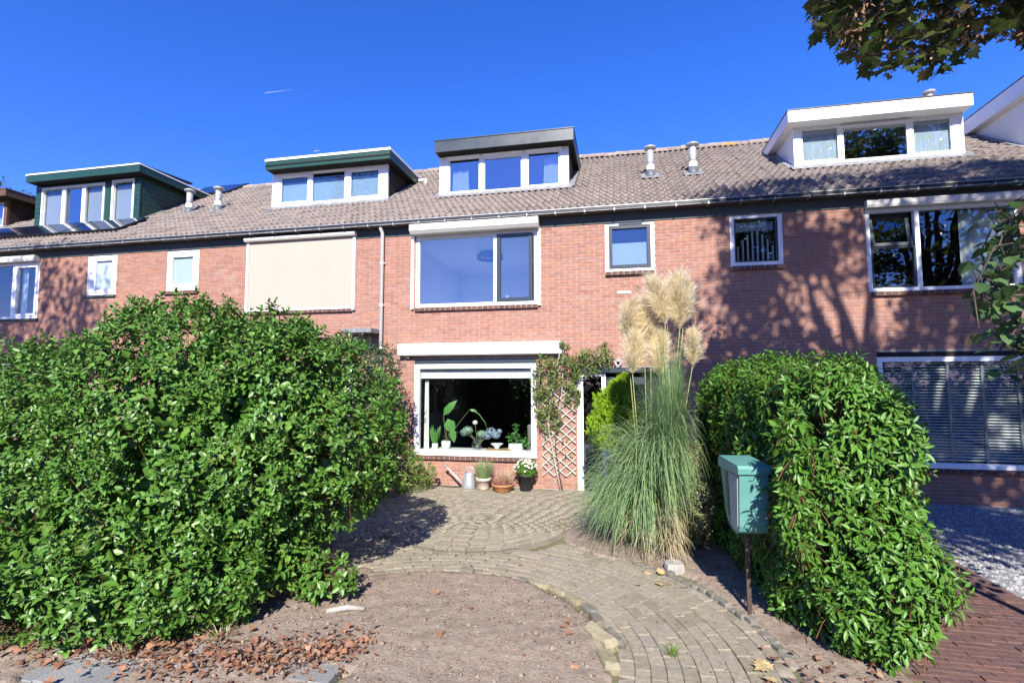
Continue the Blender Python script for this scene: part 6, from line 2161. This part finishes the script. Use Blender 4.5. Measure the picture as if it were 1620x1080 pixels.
V = np.stack([lx[:, None] + V[:, :, 0] * ca2 - V[:, :, 1] * sa2, ly[:, None] + V[:, :, 0] * sa2 + V[:, :, 1] * ca2, V[:, :, 2] + np.array([soil_z(a, b) for a, b in zip(lx, ly)])[:, None] + sz[:, None] * 0.25], -1).reshape(-1, 3)
np_obj('soil_clods', V, (of[None] + 6 * np.arange(n)[:, None, None]).reshape(-1, 3), M['soil'], kind='stuff', label='small clods of dry earth on the bare soil', cat='clods')
blk = MB()
blk.tube([(1.85, -5.55, 0.045), (2.0, -5.48, 0.06), (2.14, -5.44, 0.045)], [0.022, 0.026, 0.016], 7)
blk.build('pale_stick', M['palestone'], smooth=True, label='pale broken stick on the bare soil beside the big left shrub', cat='stick')

MAPF = maple_template()
FALL = [np_mesh('fallen_leaf', MAPF[0] * np.array([1, 1, 1.4]), MAPF[1], M[k_]) for k_ in ('fallen', 'fallenred')]


def fallen(x, y, s, a, kind, label, group, z=None):
    o = bpy.data.objects.new('fallen_leaf', FALL[kind])
    zz = (max(soil_z(x, y), 0.004) + 0.012) if z is None else z
    reg(o, None, Matrix.Translation((x, y, zz)) @ Matrix.Rotation(a, 4, 'Z') @ Matrix.Rotation(random.gauss(0, 0.25), 4, 'X') @ Matrix.Rotation(random.gauss(0, 0.2), 4, 'Y') @ Matrix.Scale(s, 4))
    tag(o, label, 'leaf', group)


for x, y, lab in ((4.40, -4.38, 'curled yellow leaf in the middle of the path bend'), (4.62, -4.28, 'yellow leaf near the grey edging on the path bend'), (4.55, -4.00, 'yellow leaf just in front of the pale broken block'),
                  (4.66, -4.05, 'cream leaf touching the front of the pale broken block'), (4.45, -3.72, 'rust-yellow leaf on the soil below the pampas grass'), (4.85, -4.35, 'pale leaf on the edge of the hedge shadow')):
    fallen(x, y, random.uniform(0.07, 0.10), random.uniform(0, 6), 0, lab, 'yellow leaves on the path')
for x, y, lab in ((5.16, -5.62, 'cream leaf at the left of the three-leaf cluster at the path end'), (5.22, -5.68, 'cream leaf at the front of the three-leaf cluster at the path end'), (5.27, -5.60, 'cream leaf at the right of the three-leaf cluster at the path end')):
    fallen(x, y, random.uniform(0.10, 0.13), random.uniform(0, 6), 0, lab, 'cream leaves at the path end')
fallen(5.25, -5.86, 0.12, 1.0, 0, 'bright yellow leaf beside the pavement in front of the hedge', None)
for x, y, lab in ((3.80, -5.45, 'rust leaf on the soil left of the big yellow edging stone'), (3.88, -5.38, 'rust leaf at the back of the group by the big yellow edging stone'), (3.85, -5.55, 'rust leaf at the front of the group by the big yellow edging stone'),
                  (3.95, -5.95, 'lone rust leaf beside the front edging stone'), (2.55, -6.1, 'rust leaf on the soil near the right end of the leaf litter'), (2.9, -5.7, 'rust leaf in the middle of the bare soil'),
                  (2.6, -5.0, 'rust leaf on the soil right of the pale stick'), (3.0, -5.25, 'rust leaf towards the back of the bare soil')):
    fallen(x, y, random.uniform(0.06, 0.09), random.uniform(0, 6), 1, lab, 'rust leaves on the soil')
for x, y, lab in ((7.2, -4.5, 'yellowed leaf in the middle of the red clay path'), (7.65, -4.55, 'yellow leaf at the right edge of the red clay path'), (6.95, -3.3, 'small leaf on the red path beside the far end of the hedge'), (7.3, -3.75, 'yellowed leaf near the gravel shadow on the red path')):
    fallen(x, y, random.uniform(0.08, 0.12), random.uniform(0, 6), 0, lab, 'leaves on the red path', z=0.012)
for x, y, lab in ((0.4, -6.62, 'rust leaf on the leftmost pavement slabs'), (1.35, -6.5, 'rust leaf on the slabs below the grass tuft'), (2.2, -6.4, 'rust leaf on the raised pavement slab'), (1.75, -6.62, 'rust leaf at the lower edge of the pavement')):
    fallen(x, y, random.uniform(0.06, 0.08), random.uniform(0, 6), 1, lab, 'rust leaves on the slabs', z=0.02)

wd_ = thing('weed', 'small bright green weed between the pavers at the front of the path', 'weed', (4.62, -5.62, 0))
blades('grass_blades', 40, (4.62, -5.62, 0), 0.03, (0.04, 0.10), (40, 90), (10, 60), (0.003, 0.006), M['limeleaf'], wd_, segs=4, kind='stuff')
n = 26
gv, ga = RNG.uniform(-2, 2.2, n), RNG.uniform(-6.45, -6.15, n)
for i, (x, y) in enumerate(((0.75, -6.42), (1.3, -6.1), (-0.4, -6.25))):
    e = thing('grass_tuft', ['pale grass tuft in the leaf litter below the middle of the big shrub', 'pale grass tuft at the soil edge below the right end of the big shrub', 'light green tuft of strap leaves at the left edge of the pavement'][i], 'grass', (x, y, 0))
    blades('grass_blades', 50, (x, y, 0.02), 0.05, (0.08, 0.18), (20, 80), (-20, 40), (0.003, 0.006 if i < 2 else 0.012), M['limeleaf' if i == 2 else 'straw'], e, segs=5, kind='stuff')

# hoop at the right edge on the gravel
hoop = MB()
hoop.tube([(9.18, -2.35, 0.0), (9.16, -2.35, 0.12), (9.24, -2.35, 0.24), (9.38, -2.35, 0.30), (9.55, -2.35, 0.26), (9.62, -2.35, 0.12), (9.62, -2.35, 0.0)], 0.022, 8)
hoop.build('tyre_hoop', M['black'], smooth=True, label='dark curved hoop standing on the white gravel at the right edge', cat='hoop')

n = 130
lx = RNG.uniform(-1.6, 2.5, n)
ly = -6.40 + RNG.normal(0, 0.16, n) + np.clip(lx - 1.2, 0, 2) * 0.25
lz = np.array([max(soil_z(a, b), 0.0) for a, b in zip(lx, ly)]) + RNG.uniform(0.02, 0.045, n)
scatter('dry_maple_leaves', np.c_[lx, ly, lz], np.c_[RNG.normal(0, 1, (n, 2)), RNG.normal(0, 0.3, n)], np.c_[RNG.normal(0, 0.45, (n, 2)), np.ones(n)], RNG.uniform(0.04, 0.08, n),
        (maple_template()[0] * np.array([1, 1, 3.0]), maple_template()[1]), M['fallenred'], None, objs=0, kind='stuff', label='larger curled dry maple leaves in the litter below the big left shrub', cat='dry leaves')
n = 40
lx, ly = RNG.uniform(5.15, 6.1, n), RNG.uniform(-6.1, -5.3, n)
scatter('hedge_leaf_litter', np.c_[lx, ly, np.full(n, 0.035)], np.c_[RNG.normal(0, 1, (n, 2)), RNG.normal(0, 0.3, n)], np.c_[RNG.normal(0, 0.45, (n, 2)), np.ones(n)], RNG.uniform(0.03, 0.07, n),
        (maple_template()[0] * np.array([1, 1, 3.0]), maple_template()[1]), M['litter'], None, objs=0, kind='stuff', label='dry leaves on the soil under the front of the laurel hedge', cat='dry leaves')

# two short contrails very high up
def far_point(u, v, D):
    m = cam.matrix_world
    d = m.to_3x3() @ Vector(((u - 810) / F_PX, (540 - v) / F_PX, -1))
    return Vector(CAM) + d * D


for (a, b, r_, lab) in (((418, 147.5), (466, 141.5), 1.3, 'short thin contrail high in the sky at left'), ((497, 239.5), (507, 238), 2.0, 'tiny contrail just above the green-edged white dormer')):
    p, q_ = far_point(*a, 3000), far_point(*b, 3000)
    mb = MB()
    mb.tube([p, p.lerp(q_, 0.15), p.lerp(q_, 0.5), q_], [r_ * 0.8, r_, r_ * 0.6, r_ * 0.1], 6)
    mb.build('contrail', M['contrail'], smooth=True, label=lab, cat='contrail', kind='stuff')
